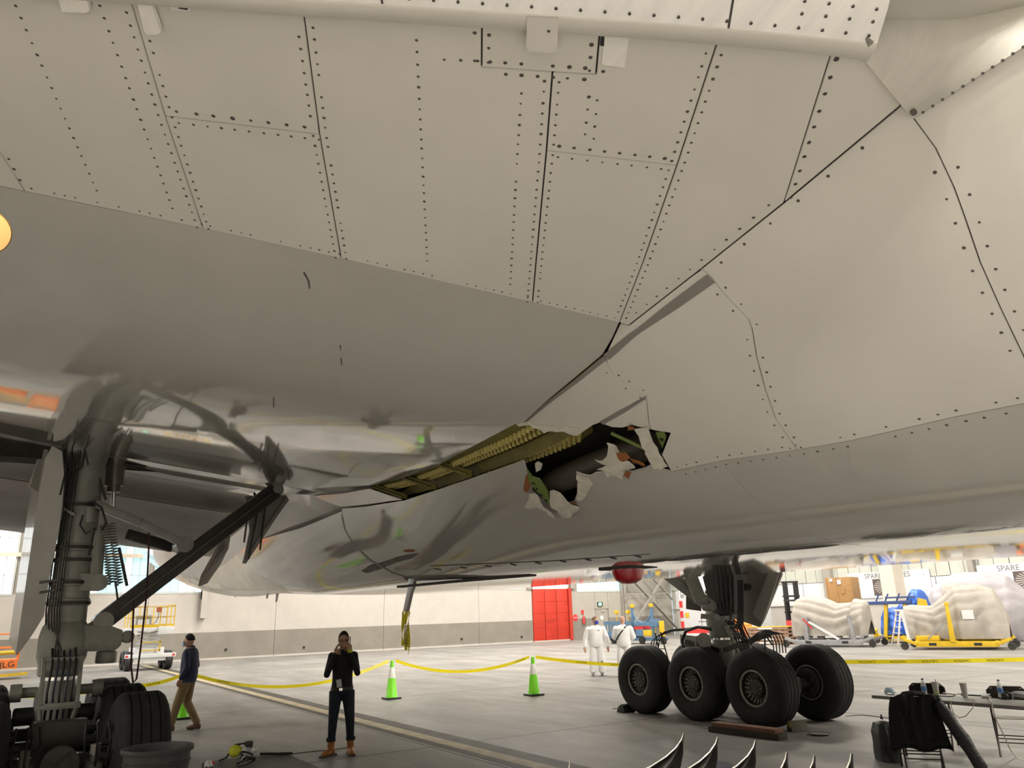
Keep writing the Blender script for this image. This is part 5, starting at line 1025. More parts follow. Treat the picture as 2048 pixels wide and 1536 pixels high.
# ================================================================== people
M_skin = mat('skin', (.50, .29, .20), .55, var=.08, vs=20); M_hair = mat('dark_brown_hair', (.012, .008, .006), .8, bump=.4, bs=90); M_sole = mat('shoe_sole', (.05, .04, .03), .7)
def person(name, label, loc, rz, J, mats, regions, foot=.27, bulk=1., child=None, head=None, vox=.0125, loose=0.):
    """J: joints in the figure's own frame (x forward, y left, z up); one continuous remeshed body"""
    root = thing(name, label, 'person', loc, rz); b = MB(); k = bulk
    T = J['torso']          # rings (x, y, z, half depth, half width)
    n = 20; vs = []
    for x, y, z, d, w in T: vs += [V(x + d * k * math.cos(a), y + w * k * math.sin(a), z) for a in [2 * math.pi * i / n for i in range(n)]]
    m = len(T); b.add(vs, [(j * n + i, j * n + (i + 1) % n, (j + 1) * n + (i + 1) % n, (j + 1) * n + i) for j in range(m - 1) for i in range(n)] + [tuple(range(n - 1, -1, -1)), tuple(range((m - 1) * n, m * n))])
    def limb(pts, rs):
        P = [V(p) for p in pts]; Q, R = [], []
        for i in range(len(P) - 1):
            for t in range(5): f = t / 5; Q.append(P[i].lerp(P[i + 1], f)); R.append(rs[i] + (rs[i + 1] - rs[i]) * f)
        Q.append(P[-1]); R.append(rs[-1]); b.tube(Q, R, 12)
    for s_ in ('L', 'R'):
        limb(J['arm' + s_][:3], [.062 * k + loose * .4, .050 * k + loose * .6, .036 * k + loose * .5]); limb(J['leg' + s_], [.105 * k, .072 * k + loose, .052 + loose * 1.2])
        for c in (J['arm' + s_][0], ): b.ell(c, .066 * k, 12, 8)
        b.ell(J['arm' + s_][1], .05 * k, 10, 6); b.ell(J['leg' + s_][1], .068 * k + loose, 10, 6)
        # hand: palm, four fingers of different lengths, thumb from the side of the palm
        w, h = V(J['arm' + s_][2]), V(J['arm' + s_][3]); d = (h - w).normalized(); x, y, _ = frame(d, J.get('palm' + s_, (0, 0, 1)))
        b.tube([w, w + d * .05, w + d * .10], [.030, .042, .040], 10, flat=.55)
        cu = J.get('curl' + s_, .5)
        for i, L in enumerate((.078, .088, .083, .065)):
            o = w + d * .095 + x * (-.03 + .02 * i); e = d; P = [o]
            for sgm in range(3): e = (e * math.cos(cu * .55) - y * math.sin(cu * .55)).normalized(); P.append(P[-1] + e * L * (.42, .33, .25)[sgm])
            b.tube(P, [.0105, .0098, .009, .0075], 7)
        P = [w + d * .03 - x * .032, w + d * .06 - x * .058 - y * .01, w + d * .095 - x * .066 - y * .025]; b.tube(P, [.013, .011, .009], 7)
        a = V(J['leg' + s_][2]); f = V(J.get('toe' + s_, (1, 0, 0))).normalized(); heel = V(a.x, a.y, 0) - f * .075
        b.tube([V(a.x, a.y, a.z + .04), V(a.x, a.y, a.z - .03), heel + V(0, 0, .06) + f * .03], [.055 + loose * .5, .055, .05], 10)
        b.tube([heel + V(0, 0, .045), heel + f * .10 + V(0, 0, .055), heel + f * .18 + V(0, 0, .045), heel + f * foot + V(0, 0, .035)], [.042, .048, .050, .034], 10)
    hd = V(J['head']); hr = J.get('headyaw', 0.); ht = J.get('headpitch', 0.); R = Matrix.Rotation(hr, 3, 'Z') @ Matrix.Rotation(ht, 3, 'Y'); H = lambda x, y, z: hd + R @ V(x, y, z)
    b.tube([V(T[-1][0], T[-1][1], T[-1][2] - .03), H(-.015, 0, -.06)], [.062, .055], 12)
    b.ell(hd, (.098, .076, .118), 18, 12, R); b.ell(H(.03, 0, -.062), (.062, .056, .055), 14, 8, R)
    b.tube([H(.090, 0, .02), H(.108, 0, -.018), H(.098, 0, -.028)], [.009, .015, .012], 8)
    b.ell(H(.088, 0, -.062), (.012, .024, .010), 10, 6, R); b.ell(H(.082, 0, .03), (.012, .05, .010), 10, 6, R)
    for sy in (-1, 1): b.ell(H(-.005, sy * .078, -.005), (.022, .010, .032), 10, 6, R)
    tmp = b.o('tmp_body', mats[0]); md = tmp.modifiers.new('r', 'REMESH'); md.mode = 'VOXEL'; md.voxel_size = vox; md.use_smooth_shade = True
    sm = tmp.modifiers.new('s', 'SMOOTH'); sm.factor = .5; sm.iterations = 3
    bpy.context.view_layer.update(); me = bpy.data.meshes.new_from_object(tmp.evaluated_get(bpy.context.evaluated_depsgraph_get())); bpy.data.objects.remove(tmp)
    me.materials.clear()
    for mm in mats: me.materials.append(mm)
    ids = np.zeros(len(me.polygons), np.int32)
    wr = [V(J['armL'][2]), V(J['armR'][2])]; hh = [V(J['armL'][3]), V(J['armR'][3])]
    for p_ in me.polygons:
        c = p_.center; ids[p_.index] = regions(c, wr, hh, hd)
    me.polygons.foreach_set('material_index', ids); me.shade_smooth(); me.name = 'body'
    link('body', me, root)
    hp = (head or {})
    if hp.get('hair', True):
        g = MB()
        def cap(u, v):
            a = 2 * math.pi * u; t = v * hp.get('cover', .49) * math.pi; front = math.cos(a); t2 = t * (1 - .42 * max(0, front)); rr = 1.07 + .02 * math.sin(9 * a) * math.sin(5 * t)
            return H(.100 * rr * math.sin(t2) * math.cos(a) - .008, .080 * rr * math.sin(t2) * math.sin(a), .124 * rr * math.cos(t2) + .004)
        g.grid(cap, 28, 12).o('hair', hp.get('hairmat', M_hair), root, ang=1.5)
    ey = MB()
    for sy in (-1, 1): ey.ell(H(.086, sy * .031, .006), (.008, .013, .007), 8, 6, R)
    ey.o('eyes', M_black, root)
    if hp.get('mask'):
        g = MB(); g.grid(lambda u, v: H(.055 + .062 * math.cos((u - .5) * 2.3) * (1 - .18 * (2 * v - 1) ** 2), .088 * math.sin((u - .5) * 2.3), -.005 - .105 * v), 12, 8).o('face_mask', hp['mask'], root, ang=1.5, solid=.002)
        for sy in (-1, 1): MB().tube([H(.05, sy * .075, -.02), H(.01, sy * .083, .0), H(0, sy * .084, .01)], .002, 5).o('ear_loop', M_sheet, root)
    return root, H
def wbox(P, w, d): pass
torso0 = lambda lean=0., belly=0.: [(0, 0, .86, .10, .15), (0, 0, .94, .115, .165), (lean * .1, 0, 1.04, .105 + belly, .155), (lean * .3, 0, 1.16, .105 + belly * .8, .155), (lean * .6, 0, 1.28, .115, .175), (lean * .9, 0, 1.40, .105, .185), (lean, 0, 1.46, .08, .15), (lean, 0, 1.51, .055, .075)]
def nearhand(c, w, h, r=.06, a=.02, b=.24):
    d = (h - w).normalized(); t = (c - w).dot(d); return a < t < b and ((c - w) - d * t).length < r
# ---- man on the phone
M_shirt = mat('black_shirt', (.006, .006, .007), .8); M_jean = mat('dark_denim', (.012, .018, .032), .8, var=.4, vs=12); M_boot = mat('tan_boot', (.42, .17, .045), .65, var=.2, vs=18)
p1_ = gnd(680, 1510)
J = dict(torso=torso0(.02), head=(.07, 0, 1.64), headpitch=.12,
         armL=[(.02, .165, 1.405), (.17, .22, 1.16), (.13, .10, 1.47), (.11, .085, 1.62)], armR=[(.02, -.165, 1.405), (.15, -.235, 1.15), (.14, -.125, 1.43), (.12, -.10, 1.56)],
         legL=[(0, .09, .90), (.02, .13, .50), (-.02, .15, .11)], legR=[(0, -.09, .90), (.03, -.12, .50), (.0, -.14, .11)], toeL=(.95, .12, 0), toeR=(.8, -.6, 0), palmL=(-.3, 1, 0), palmR=(-.3, -1, 0), curlL=.9, curlR=.5)
def reg1(c, wr, hh, hd):
    if (c - hd).length < .17 and c.z > 1.50: return 0
    for w, h in zip(wr, hh):
        if nearhand(c, w, h, .085): return 0
    return 3 if c.z < .20 else 2 if c.z < .93 else 1
pr1, H1 = person('person', 'man in black shirt, dark jeans and tan boots holding a phone to his ear', tuple(p1_), math.radians(-20), J, [M_skin, M_shirt, M_jean, M_boot], reg1)
gl = MB()
for sy in (-1, 1): gl.tube([H1(.100 + .004 * math.cos(a), sy * .034 + .029 * math.cos(a), .006 + .019 * math.sin(a)) for a in [2 * math.pi * i / 12 for i in range(12)]], .0035, 5, closed=True).tube([H1(.098, sy * .062, .01), H1(.0, sy * .084, .01)], .003, 5)
gl.tube([H1(.104, -.008, .01), H1(.104, .008, .01)], .003, 5).o('glasses', M_black, pr1)
ph = thing('mobile_phone', 'black mobile phone held to the ear of the man in tan boots', 'phone', tuple(p1_), math.radians(-20)); MB().box(H1(.045, .098, -.025), (.075, .012, .15), Matrix.Rotation(.45, 3, 'Y')).o('handset', M_black, ph, bevel=.004)
mk = MB(); mk.grid(lambda u, v: H1(.02 + .05 * math.sin(u * 3), -.085 - .03 * math.sin(v * 3), -.02 - .13 * v), 6, 8).o('hanging_face_mask', mat('pale_mask', (.55, .62, .55), .8), pr1, solid=.002)
MB().box((.155, -.05, 1.02), (.01, .075, .11), Matrix.Rotation(.15, 3, 'X')).o('badge', M_sheet, pr1); MB().box((.128, -.02, .93), (.012, .05, .04)).o('belt_buckle', M_chr, pr1)
MB().lathe([(.128, 0), (.134, .0), (.134, .04), (.128, .04)], (0, 0, .915), n=24, sx=1.28, sy=.90).o('belt', mat('leather', (.03, .02, .015), .5), pr1)
MB().lathe([(.034, -.02), (.04, -.02), (.04, .03), (.034, .03)], (.13, .10, 1.47), (-.1, 0, 1), n=14).o('cuff', mat('lime_band', (.5, .55, .05), .6), pr1)
for s_, x, y in ((1, -.02, .15), (-1, 0, -.14)):
    MB().lathe([(.064, -.02), (.07, -.02), (.07, .03), (.064, .03)], (x, y, .215), n=16).o('jeans_cuff', M_jean, pr1)
    f = V(.95, .12, 0) if s_ > 0 else V(.8, -.6, 0); f.normalize(); b = MB(); he = V(x, y, 0) - f * .075
    b.bar(he - f * .03 + V(0, 0, .012), he + f * .29 + V(0, 0, .012), .10, .024).o('boot_sole', M_sole, pr1, bevel=.008)
# ---- walking man
M_jack = mat('navy_jacket', (.012, .020, .062), .65, bump=.2, bs=14); M_khaki = mat('khaki_cotton', (.22, .155, .075), .8, var=.12, vs=8, bump=.2, bs=12); M_shoe = mat('brown_shoe', (.12, .07, .045), .6)
p2_ = gnd(368, 1461)
J = dict(torso=[(a, 0, c, d * 1.35, e * 1.12) for a, bb, c, d, e in torso0(.0, .02)], head=(.05, 0, 1.63),
         armL=[(.0, .20, 1.42), (-.06, .26, 1.15), (.06, .22, .95), (.12, .20, .86)], armR=[(.0, -.20, 1.42), (-.04, -.26, 1.15), (.09, -.23, .95), (.16, -.19, .86)],
         legL=[(0, .09, .90), (.13, .10, .50), (.22, .10, .11)], legR=[(0, -.09, .90), (.03, -.10, .50), (-.20, -.10, .12)], curlL=.8, curlR=.8)
def reg2(c, wr, hh, hd):
    if (c - hd).length < .18 and c.z > 1.49: return 0
    for w, h in zip(wr, hh):
        if nearhand(c, w, h, .06) and abs(c.y) > .17: return 0
    return 3 if c.z < .11 else 2 if c.z < .87 else 1
pr2, H2 = person('person', 'man in navy jacket and khaki trousers walking past wearing a pale blue mask', tuple(p2_), math.radians(-123), J, [M_skin, M_jack, M_khaki, M_shoe], reg2, loose=.012, head=dict(mask=mat('blue_mask', (.50, .68, .80), .8)))
MB().lathe([(.165, -.02), (.175, -.02), (.175, .03), (.165, .03)], (.01, 0, .885), n=24, sx=1.05, sy=.85).o('jacket_hem', M_jack, pr2); MB().lathe([(.07, -.02), (.078, -.01), (.074, .05), (.066, .05)], (0, 0, 1.49), n=18).o('jacket_collar', M_jack, pr2)
# ---- two men in white coveralls
M_suit = mat('white_coverall', (.82, .82, .83), .8, bump=.25, bs=7); M_grime = mat('grimy_shoe', (.22, .21, .20), .8)
p3_ = gnd(1196, 1351); p4_ = gnd(1252, 1352)
def reg3(c, wr, hh, hd):
    if (c - hd).length < .17 and c.z > 1.52: return 0
    for w, h in zip(wr, hh):
        if nearhand(c, w, h, .075): return 0
    return 2 if c.z < .10 else 1
suit = lambda: [(a, 0, c, d * 1.45, e * 1.36) for a, bb, c, d, e in torso0(.0, .015)]
J = dict(torso=suit(), head=(.03, 0, 1.66), headyaw=.7, armL=[(.0, .23, 1.42), (.0, .34, 1.12), (.06, .37, .86), (.09, .37, .77)], armR=[(.0, -.23, 1.42), (-.02, -.33, 1.12), (.04, -.36, .86), (.07, -.36, .77)], legL=[(0, .11, .90), (.0, .13, .50), (-.02, .14, .11)], legR=[(0, -.11, .90), (.02, -.13, .50), (0, -.15, .11)], palmL=(1, 0, 0), palmR=(1, 0, 0))
pr3, H3 = person('person', 'man in white coverall and blue face mask standing with arms at his sides', tuple(p3_), math.radians(-38), J, [M_skin, M_suit, M_grime], reg3, loose=.055, bulk=1.04, head=dict(mask=mat('deep_blue_mask', (.06, .10, .55), .7), hairmat=mat('thin_brown_hair', (.16, .09, .05), .7), cover=.5))
for (y, z) in ((.14, .42), (-.13, .44), (-.15, .30)): MB().ell((.11, y, z), (.012, .05, .07), 10, 6).o('grime_stain', M_grime, pr3)
MB().box((.17, .1, 1.36), (.01, .05, .02)).o('chest_label', M_jack, pr3)
J = dict(torso=suit(), head=(.03, 0, 1.66), headyaw=-.2, armL=[(.0, .23, 1.42), (.05, .31, 1.14), (.30, .17, 1.08), (.38, .12, 1.10)], armR=[(.0, -.23, 1.42), (.05, -.31, 1.14), (.30, -.17, 1.08), (.38, -.12, 1.10)], legL=[(0, .11, .90), (.0, .12, .50), (-.02, .13, .11)], legR=[(0, -.11, .90), (.02, -.12, .50), (0, -.13, .11)])
pr4, H4 = person('person', 'bald man in white coverall seen from behind with a black shoulder strap', tuple(p4_), math.radians(125), J, [M_skin, M_suit, M_grime], reg3, loose=.055, bulk=1.04, head=dict(hair=False))
MB().tube([(-.02, -.14, 1.50), (-.12, -.10, 1.44), (-.165, .0, 1.32), (-.165, .12, 1.18), (-.12, .2, 1.08), (0, .21, 1.02), (.14, .12, 1.1), (.17, 0, 1.25), (.12, -.1, 1.42)], .028, 8, closed=True, flat=.4).o('shoulder_strap', M_black, pr4)
# ================================================================== folding table and chairs
M_tab = mat('grey_table_top', (.20, .195, .18), .5, var=.1, vs=5); M_cf = mat('brown_chair_steel', (.05, .04, .035), .4, .5); M_cs = mat('chair_seat_metal', (.16, .14, .12), .35, .4)
TB = thing('folding_table', 'long grey folding table with cups and bottles on it', 'table', (4.2, 4.12, 0))
MB().bx(0, 2.44, 0, .61, .695, .74).o('table_top', M_tab, TB, bevel=.012)
for x in (.32, 2.1):
    MB().tube([(x, .1, .695), (x, .1, .02), (x, .1, 0)], .014, 8).o('leg', M_cf, TB); MB().tube([(x, .51, .695), (x, .51, .02), (x, .51, 0)], .014, 8).o('leg', M_cf, TB)
    MB().bar((x, .1, .25), (x, .51, .25), .02, .02).o('leg_brace', M_cf, TB); MB().bar((x, .38, .52), (x + (.36 if x < 1 else -.36), .38, .69), .02, .02).o('stay', M_cf, TB)
CH = None
def chair(x, y, rz, label):
    global CH
    if CH is None:
        c = thing('folding_chair', label, 'chair', (x, y, 0), rz, 'folding chairs at the table')
        MB().grid(lambda u, v: (-.20 + .40 * u, -.20 + .40 * v, .44 + .012 * math.sin(math.pi * u) * 0 - .01 * (1 - (2 * u - 1) ** 2)), 6, 6).o('seat', M_cs, c, solid=.025)
        bk = MB()
        for zz in (0, 1): pass
        bk.grid(lambda u, v: (-.26 - .03 * math.cos(math.pi * (u - .5)), -.215 + .43 * u, .62 + (.22 - .05 * abs(2 * u - 1) ** 6) * v), 14, 5).o('backrest', M_cf, c, solid=.018)
        for s_ in (-1, 1):
            MB().tube([(.22, s_ * .225, 0), (.02, s_ * .225, .40), (-.26, s_ * .215, .80)], .0125, 8).o('front_leg', M_cf, c); MB().tube([(-.30, s_ * .20, 0), (-.05, s_ * .20, .40), (.08, s_ * .20, .46)], .0125, 8).o('rear_leg', M_cf, c)
        MB().tube([(-.26, -.215, .80), (-.27, -.17, .845), (-.27, .17, .845), (-.26, .215, .80)], .0125, 8).o('back_tube', M_cf, c)
        for z, xx in ((.16, -.20), (.24, -.15)): MB().tube([(xx, -.20, z), (xx - .01, 0, z), (xx, .20, z)], .008, 6).o('stretcher', M_cf, c)
        MB().tube([(.14, -.225, .16), (.14, .225, .16)], .008, 6).o('stretcher', M_cf, c)
        CH = c; return c
    o = copy_tree(CH, label=label, group='folding chairs at the table'); o.location = (x, y, 0); o.rotation_euler = (0, 0, rz); return o
q = gnd(2005, 1496); ch1 = chair(4.42, 5.16, 2.0, 'brown folding chair tucked in behind the table by the left water bottle')
ch2 = chair(5.38, 5.36, 2.0, 'brown folding chair behind the table beside the coiled cable')
q = gnd(1880, 1530); ch3 = chair(5.18, 3.5, 2.2, 'brown folding chair draped with a black quilted jacket')
# jacket over the chair back, with a sleeve hanging down
M_coat = mat('black_quilted_nylon', (.010, .010, .011), .6, bump=.6, bs=6, streak=(1, 1, 5)); jk = thing('black_jacket', 'black quilted jacket hanging over the back of a folding chair', 'jacket', (5.18, 3.5, 0), 2.2)
MB().grid(lambda u, v: (lambda t, w: (-.29 - .05 * math.cos(t) * 1.3 + .025 * math.sin(9 * u + 5 * v) + .012 * math.sin(31 * u), (u - .5) * (.50 + .14 * abs(t) / 2.0) + .03 * math.sin(5 * v), .885 + .02 * math.sin(11 * u) - (abs(t) / 2.2) ** 1.3 * (.62 if t < 0 else .35)))((v - .55) * 4.0, 0), 26, 30).o('coat_body', M_coat, jk, ang=1.5, solid=.03)
MB().tube([(-.34, -.24, .80), (-.38, -.30, .68), (-.41, -.36, .55), (-.44, -.43, .42), (-.46, -.49, .28), (-.48, -.55, .14), (-.485, -.57, .06)], [.05, .075, .068, .078, .064, .07, .05], 12).o('sleeve', M_coat, jk)
MB().tube([(-.26, -.12, .88), (-.30, 0, .90), (-.26, .12, .88)], [.03, .035, .03], 8).o('collar', M_coat, jk)
q = gnd(1797, 1500); bp_ = thing('backpack', 'black backpack standing on the floor beside the jacket chair', 'bag', (4.52, 3.80, 0), .9)
MB().grid(lambda u, v: (.13 * math.copysign(abs(math.cos(2 * math.pi * u)) ** .55, math.cos(2 * math.pi * u)) * (1 - .35 * max(0, v - .75) * 3), .19 * math.copysign(abs(math.sin(2 * math.pi * u)) ** .55, math.sin(2 * math.pi * u)) * (1 - .25 * max(0, v - .75) * 3) + .012 * math.sin(9 * v), .005 + .43 * v), 24, 12).ell((0, 0, .43), (.10, .15, .04), 14, 8).o('main_pocket', M_black, bp_, ang=1.2)
MB().ell((.12, 0, .17), (.06, .12, .13), 14, 10).o('front_pocket', M_coat, bp_); MB().tube([(-.02, -.15, .44), (-.05, -.26, .34), (-.06, -.29, .15), (-.02, -.27, .02), (.02, -.18, .02)], .016, 8, flat=.4).o('strap', M_coat, bp_); MB().tube([(0, -.03, .49), (0, 0, .54), (0, .03, .49)], .01, 6).o('grab_loop', M_black, bp_)
# things on the table
tz = .74
def bottle(px, py, label):
    q = at(px, py, 'z', tz); t = thing('water_bottle', label, 'bottle', tuple(q)); M_pet = mat('clear_plastic', (.75, .80, .85), .12, alpha=.45, coat=.5)
    MB().lathe([(0, .002), (.030, .002), (.033, .012), (.033, .12), (.031, .14), (.022, .175), (.013, .19), (.013, .20)], n=18).o('bottle_body', M_pet, t); MB().lathe([(.0335, .06), (.0338, .06), (.0338, .115), (.0335, .115)], n=18).o('label_wrap', mat('blue_label', (.05, .18, .45), .4), t)
    MB().cyl((0, 0, .198), (0, 0, .216), .0145, n=12).o('cap', M_black, t)
bottle(1850, 1391, 'clear water bottle with blue label beside the first paper cup'); bottle(2003, 1395, 'clear water bottle with blue label beside the white charger')
def cup(px, py, label, lean, st):
    q = at(px, py, 'z', tz); t = thing('paper_cup', label, 'cup', tuple(q)); M_cup = mat('cup_grey_white', (.52, .50, .48), .7, var=.1)
    MB().lathe([(0, .002), (.030, .002), (.043, .17), (.046, .172), (.046, .178), (.0, .178)], n=20).o('cup_body', M_cup, t)
    if st: MB().cyl((.01, 0, .17), (.02, 0, .21), .004, n=8).o('straw', M_black, t)
    MB().lathe([(.0325, .02), (.035, .055), (.0345, .055)], n=20).o('sleeve_band', mat('green_band', (.35, .48, .2), .6) if st else M_cup, t)
cup(1874, 1392, 'tall pale paper cup with a straw and green band', 0, True); cup(1931, 1395, 'tall plain pale paper cup beside the laptop', 0, False)
def onT(px, py): q = at(px, py, 'z', tz); return (q[0], q[1], tz)
o = thing('laptop', 'closed silver laptop lying on the folding table', 'laptop', onT(1952, 1391), .1); MB().bx(-.15, .15, -.1, .1, .0, .014).o('base', M_black, o, bevel=.003); MB().bx(-.15, .15, -.1, .1, .015, .021).o('lid', M_sheet, o, bevel=.003)
o = thing('tablet', 'dark tablet lying flat beside the straw cup', 'tablet', onT(1890, 1392), .3); MB().bx(-.11, .11, -.08, .08, 0, .01).o('case', M_black, o, bevel=.003); MB().bx(-.10, .10, -.07, .07, .0101, .0115).o('screen', M_cf, o)
o = thing('notebook', 'thin brown notebook on the folding table', 'notebook', onT(1904, 1388), -.2); MB().bx(-.1, .1, -.07, .07, 0, .012).o('cover', M_pal, o, bevel=.002); MB().bx(-.097, .097, -.066, .066, .002, .0135).o('pages', M_sheet, o)
o = thing('sunglasses', 'pair of dark sunglasses folded on the table edge', 'glasses', onT(1806, 1391), .2)
for s_ in (-1, 1): MB().ell((0, s_ * .04, .02), (.006, .032, .02), 12, 6).o('lens', M_black, o); MB().tube([(0, s_ * .07, .025), (.05, s_ * .06, .012), (.1, s_ * .03, .006)], .004, 6).o('temple', M_black, o)
o = thing('cloth_bundle', 'small blue and white crumpled mask at the table corner', 'cloth', onT(1778, 1388)[:2] + (tz + .012,)); MB().grid(lambda u, v: ((.07 + .02 * math.sin(9 * u)) * math.cos(6.283 * u) * math.sin(math.pi * v * .5 + .02), (.05 + .01 * math.sin(13 * u)) * math.sin(6.283 * u) * math.sin(math.pi * v * .5 + .02), .075 * math.cos(math.pi * v * .5) + .012 * math.sin(8 * u * 3.14) * v), 24, 8).o('crumpled_cloth', MATS['blue_mask'], o); MB().tube([(.0, .04, .01), (.06, .07, .006), (.1, .03, .006)], .003, 5).o('loop', M_sheet, o)
o = thing('charger', 'white power adapter lying by the laptop', 'charger', onT(1972, 1396), .5); MB().bx(-.05, .05, -.035, .035, 0, .03).o('brick', M_sheet, o, bevel=.006); MB().bx(.05, .065, -.01, .01, .008, .02).o('plug', M_chr, o)
o = thing('camera', 'black camera lying beside the second water bottle', 'camera', onT(2016, 1398), .2); MB().bx(-.06, .06, -.035, .035, 0, .07).o('body', M_black, o, bevel=.008); MB().cyl((0, -.03, .035), (0, -.10, .035), .03, n=16).o('lens', M_black, o); MB().bx(-.02, .02, -.02, .02, .07, .085).o('viewfinder', M_black, o)
o = thing('cloth_bundle', 'pale grey folded garment at the table end', 'cloth', onT(2042, 1394)); MB().grid(lambda u, v: (.16 * math.cos(6.283 * u) * math.sin(1.55 * v + .02), .09 * math.sin(6.283 * u) * math.sin(1.55 * v + .02), .07 * math.cos(1.55 * v) + .008 * math.sin(20 * u) * v), 24, 8).o('folded_cloth', M_tarp2, o); MB().tube([(-.1, -.08, .03), (0, -.09, .045), (.1, -.08, .03)], .008, 6).o('hem', M_tarp2, o)
M_cord = mat('pale_cord', (.50, .46, .36), .6)
f0 = V(onT(1900, 1398)); MB().tube([f0 + V(0, .04, .006), V(at(1901, 1401, 'y', 4.10)), V(at(1903, 1415, 'y', 4.08)), V(at(1908, 1428, 'y', 4.08)), V(at(1918, 1436, 'y', 4.08)), V(at(1932, 1432, 'y', 4.08)), V(at(1946, 1415, 'y', 4.08)), V(at(1948, 1400, 'y', 4.11)), V(onT(1946, 1394))], .005, 6).o('power_cord', M_cord, label='pale power cord looping below the table edge', cat='cord')
MB().tube([V(onT(1978, 1396)) + V(0, 0, .01), V(at(1983, 1405, 'y', 4.1)), V(at(1990, 1435, 'y', 4.06)), V(at(2005, 1465, 'y', 3.9)), V(at(2020, 1498, 'y', 3.8)), V(gnd(2032, 1515, .006)), V(gnd(2060, 1524, .006))], .006, 6).o('power_cord', M_cord, label='long pale power cord trailing from the table down to the floor', cat='cord')
MB().tube([V(gnd(x, y, .006)) for x, y in ((1690, 1432), (1725, 1430), (1760, 1434), (1790, 1438), (1850, 1436))], .006, 6).o('floor_cable', M_hose, label='thin dark cable lying on the floor between the wheels and the table', cat='cable')
# ================================================================== foreground
tc = thing('trash_can', 'dark grey open plastic bin beside the near wheels', 'bin', (2.82, -4.74, 0)); M_bin = mat('grey_bin_plastic', (.075, .078, .08), .6, var=.15, vs=6)
MB().lathe([(.0, .01), (.235, .01), (.245, .03), (.285, .80), (.285, .83), (.31, .835), (.315, .855), (.305, .875), (.285, .875), (.275, .85), (.235, .05), (0, .05)], n=36).o('bin_body', M_bin, tc); MB().lathe([(.287, .74), (.293, .745), (.293, .755), (.287, .76)], n=36).o('bin_rim_bead', M_bin, tc)
ft = thing('work_table', 'plain grey folding table with rounded corners in the foreground', 'table', (3.14, -4.42, 0)); 
def rrect(x0, x1, y0, y1, r, n=6): return [(cx + r * math.cos(a), cy + r * math.sin(a)) for cx, cy, a0 in ((x1 - r, y1 - r, 0), (x0 + r, y1 - r, 90), (x0 + r, y0 + r, 180), (x1 - r, y0 + r, 270)) for a in [math.radians(a0 + 90 * i / n) for i in range(n + 1)]]
MB().prism(rrect(0, 1.83, 0, .76, .07), (0, 0, .70), (1, 0, 0), (0, 1, 0), (0, 0, .045)).o('table_top', mat('dark_grey_table_top', (.085, .085, .078), .5, var=.1, vs=5), ft)
for x in (.25, 1.55):
    for y in (.1, .66): MB().cyl((x, y, 0), (x, y, .70), .014, n=8).o('leg', M_cf, ft)
FZ = .745
def onF2(px, py): q = at(px, py, 'z', FZ); return V(q[0], q[1], FZ)
c0 = onF2(474, 1522)
hs = thing('headset', 'black headset with yellow ear cup lying on the near grey table', 'headset', tuple(c0)); X_, Y_ = V(.543, .84, 0), V(-.84, .543, 0)
Hd = lambda r, u, d=0.: X_ * r + V(0, 0, u) + Y_ * d
MB().ell(Hd(-.02, .085), (.05, .06, .055), 16, 10).o('ear_cup', mat('lime_yellow', (.55, .58, .03), .5), hs); MB().ell(Hd(.07, .085, .03), (.035, .05, .05), 14, 8).o('ear_cup', M_sheet, hs)
MB().tube([Hd(-.16, .01), Hd(-.10, .03), Hd(-.06, .09), Hd(-.03, .135), Hd(.05, .145), Hd(.11, .14), Hd(.13, .10)], .014, 8, flat=.6).o('headband', M_black, hs); MB().box(Hd(.10, .14), (.07, .06, .05)).o('slider', M_black, hs, bevel=.012); MB().ell(Hd(.15, .09), (.03, .03, .03), 10, 8).o('microphone', M_sheet, hs)
cb = thing('cable_bundle', 'coiled black cable with silver clips on the near grey table', 'cable', tuple(onF2(492, 1532)))
for k in range(5): MB().tube([V((.085 - .006 * k) * math.cos(a), (.075 - .005 * k) * math.sin(a), .034 + .014 * k + .02 * math.sin(a + k)) for a in [2 * math.pi * i / 18 for i in range(18)]], .009, 6, closed=True).o('coil', M_hose, cb)
for k in range(3): MB().bar((.05 * k - .05, -.06, .06), (.05 * k - .03, -.03, .10), .012, .006).o('clip', M_chr, cb)
rs = MB(); rs.tube([onF2(520, 1512) + V(0, 0, .02), onF2(560, 1510) + V(0, 0, .012), onF2(585, 1508) + V(0, 0, .008)], .012, 6).o('strap', M_black, label='black strap trailing over the near grey table', cat='strap')
mw = thing('muffin_wrapper', 'crumpled white and red wrapper on the near grey table', 'wrapper', tuple(onF2(418, 1533))); MB().grid(lambda u, v: ((.05 + .015 * math.sin(11 * u)) * math.cos(6.283 * u) * math.sin(1.5 * v + .05), .04 * math.sin(6.283 * u) * math.sin(1.5 * v + .05), .05 * math.cos(1.5 * v) + .01 * math.sin(31 * u) * v), 20, 6).o('paper', M_sheet, mw); MB().box((.03, .02, .03), (.03, .03, .02)).o('red_print', M_redp, mw)
MB().tube([V(gnd(x, y, .006)) for x, y in ((575, 1509), (620, 1503), (660, 1500), (700, 1494))], .005, 6).o('floor_cable', M_hose, label='thin dark cable crossing the floor by the tan boots', cat='cable')
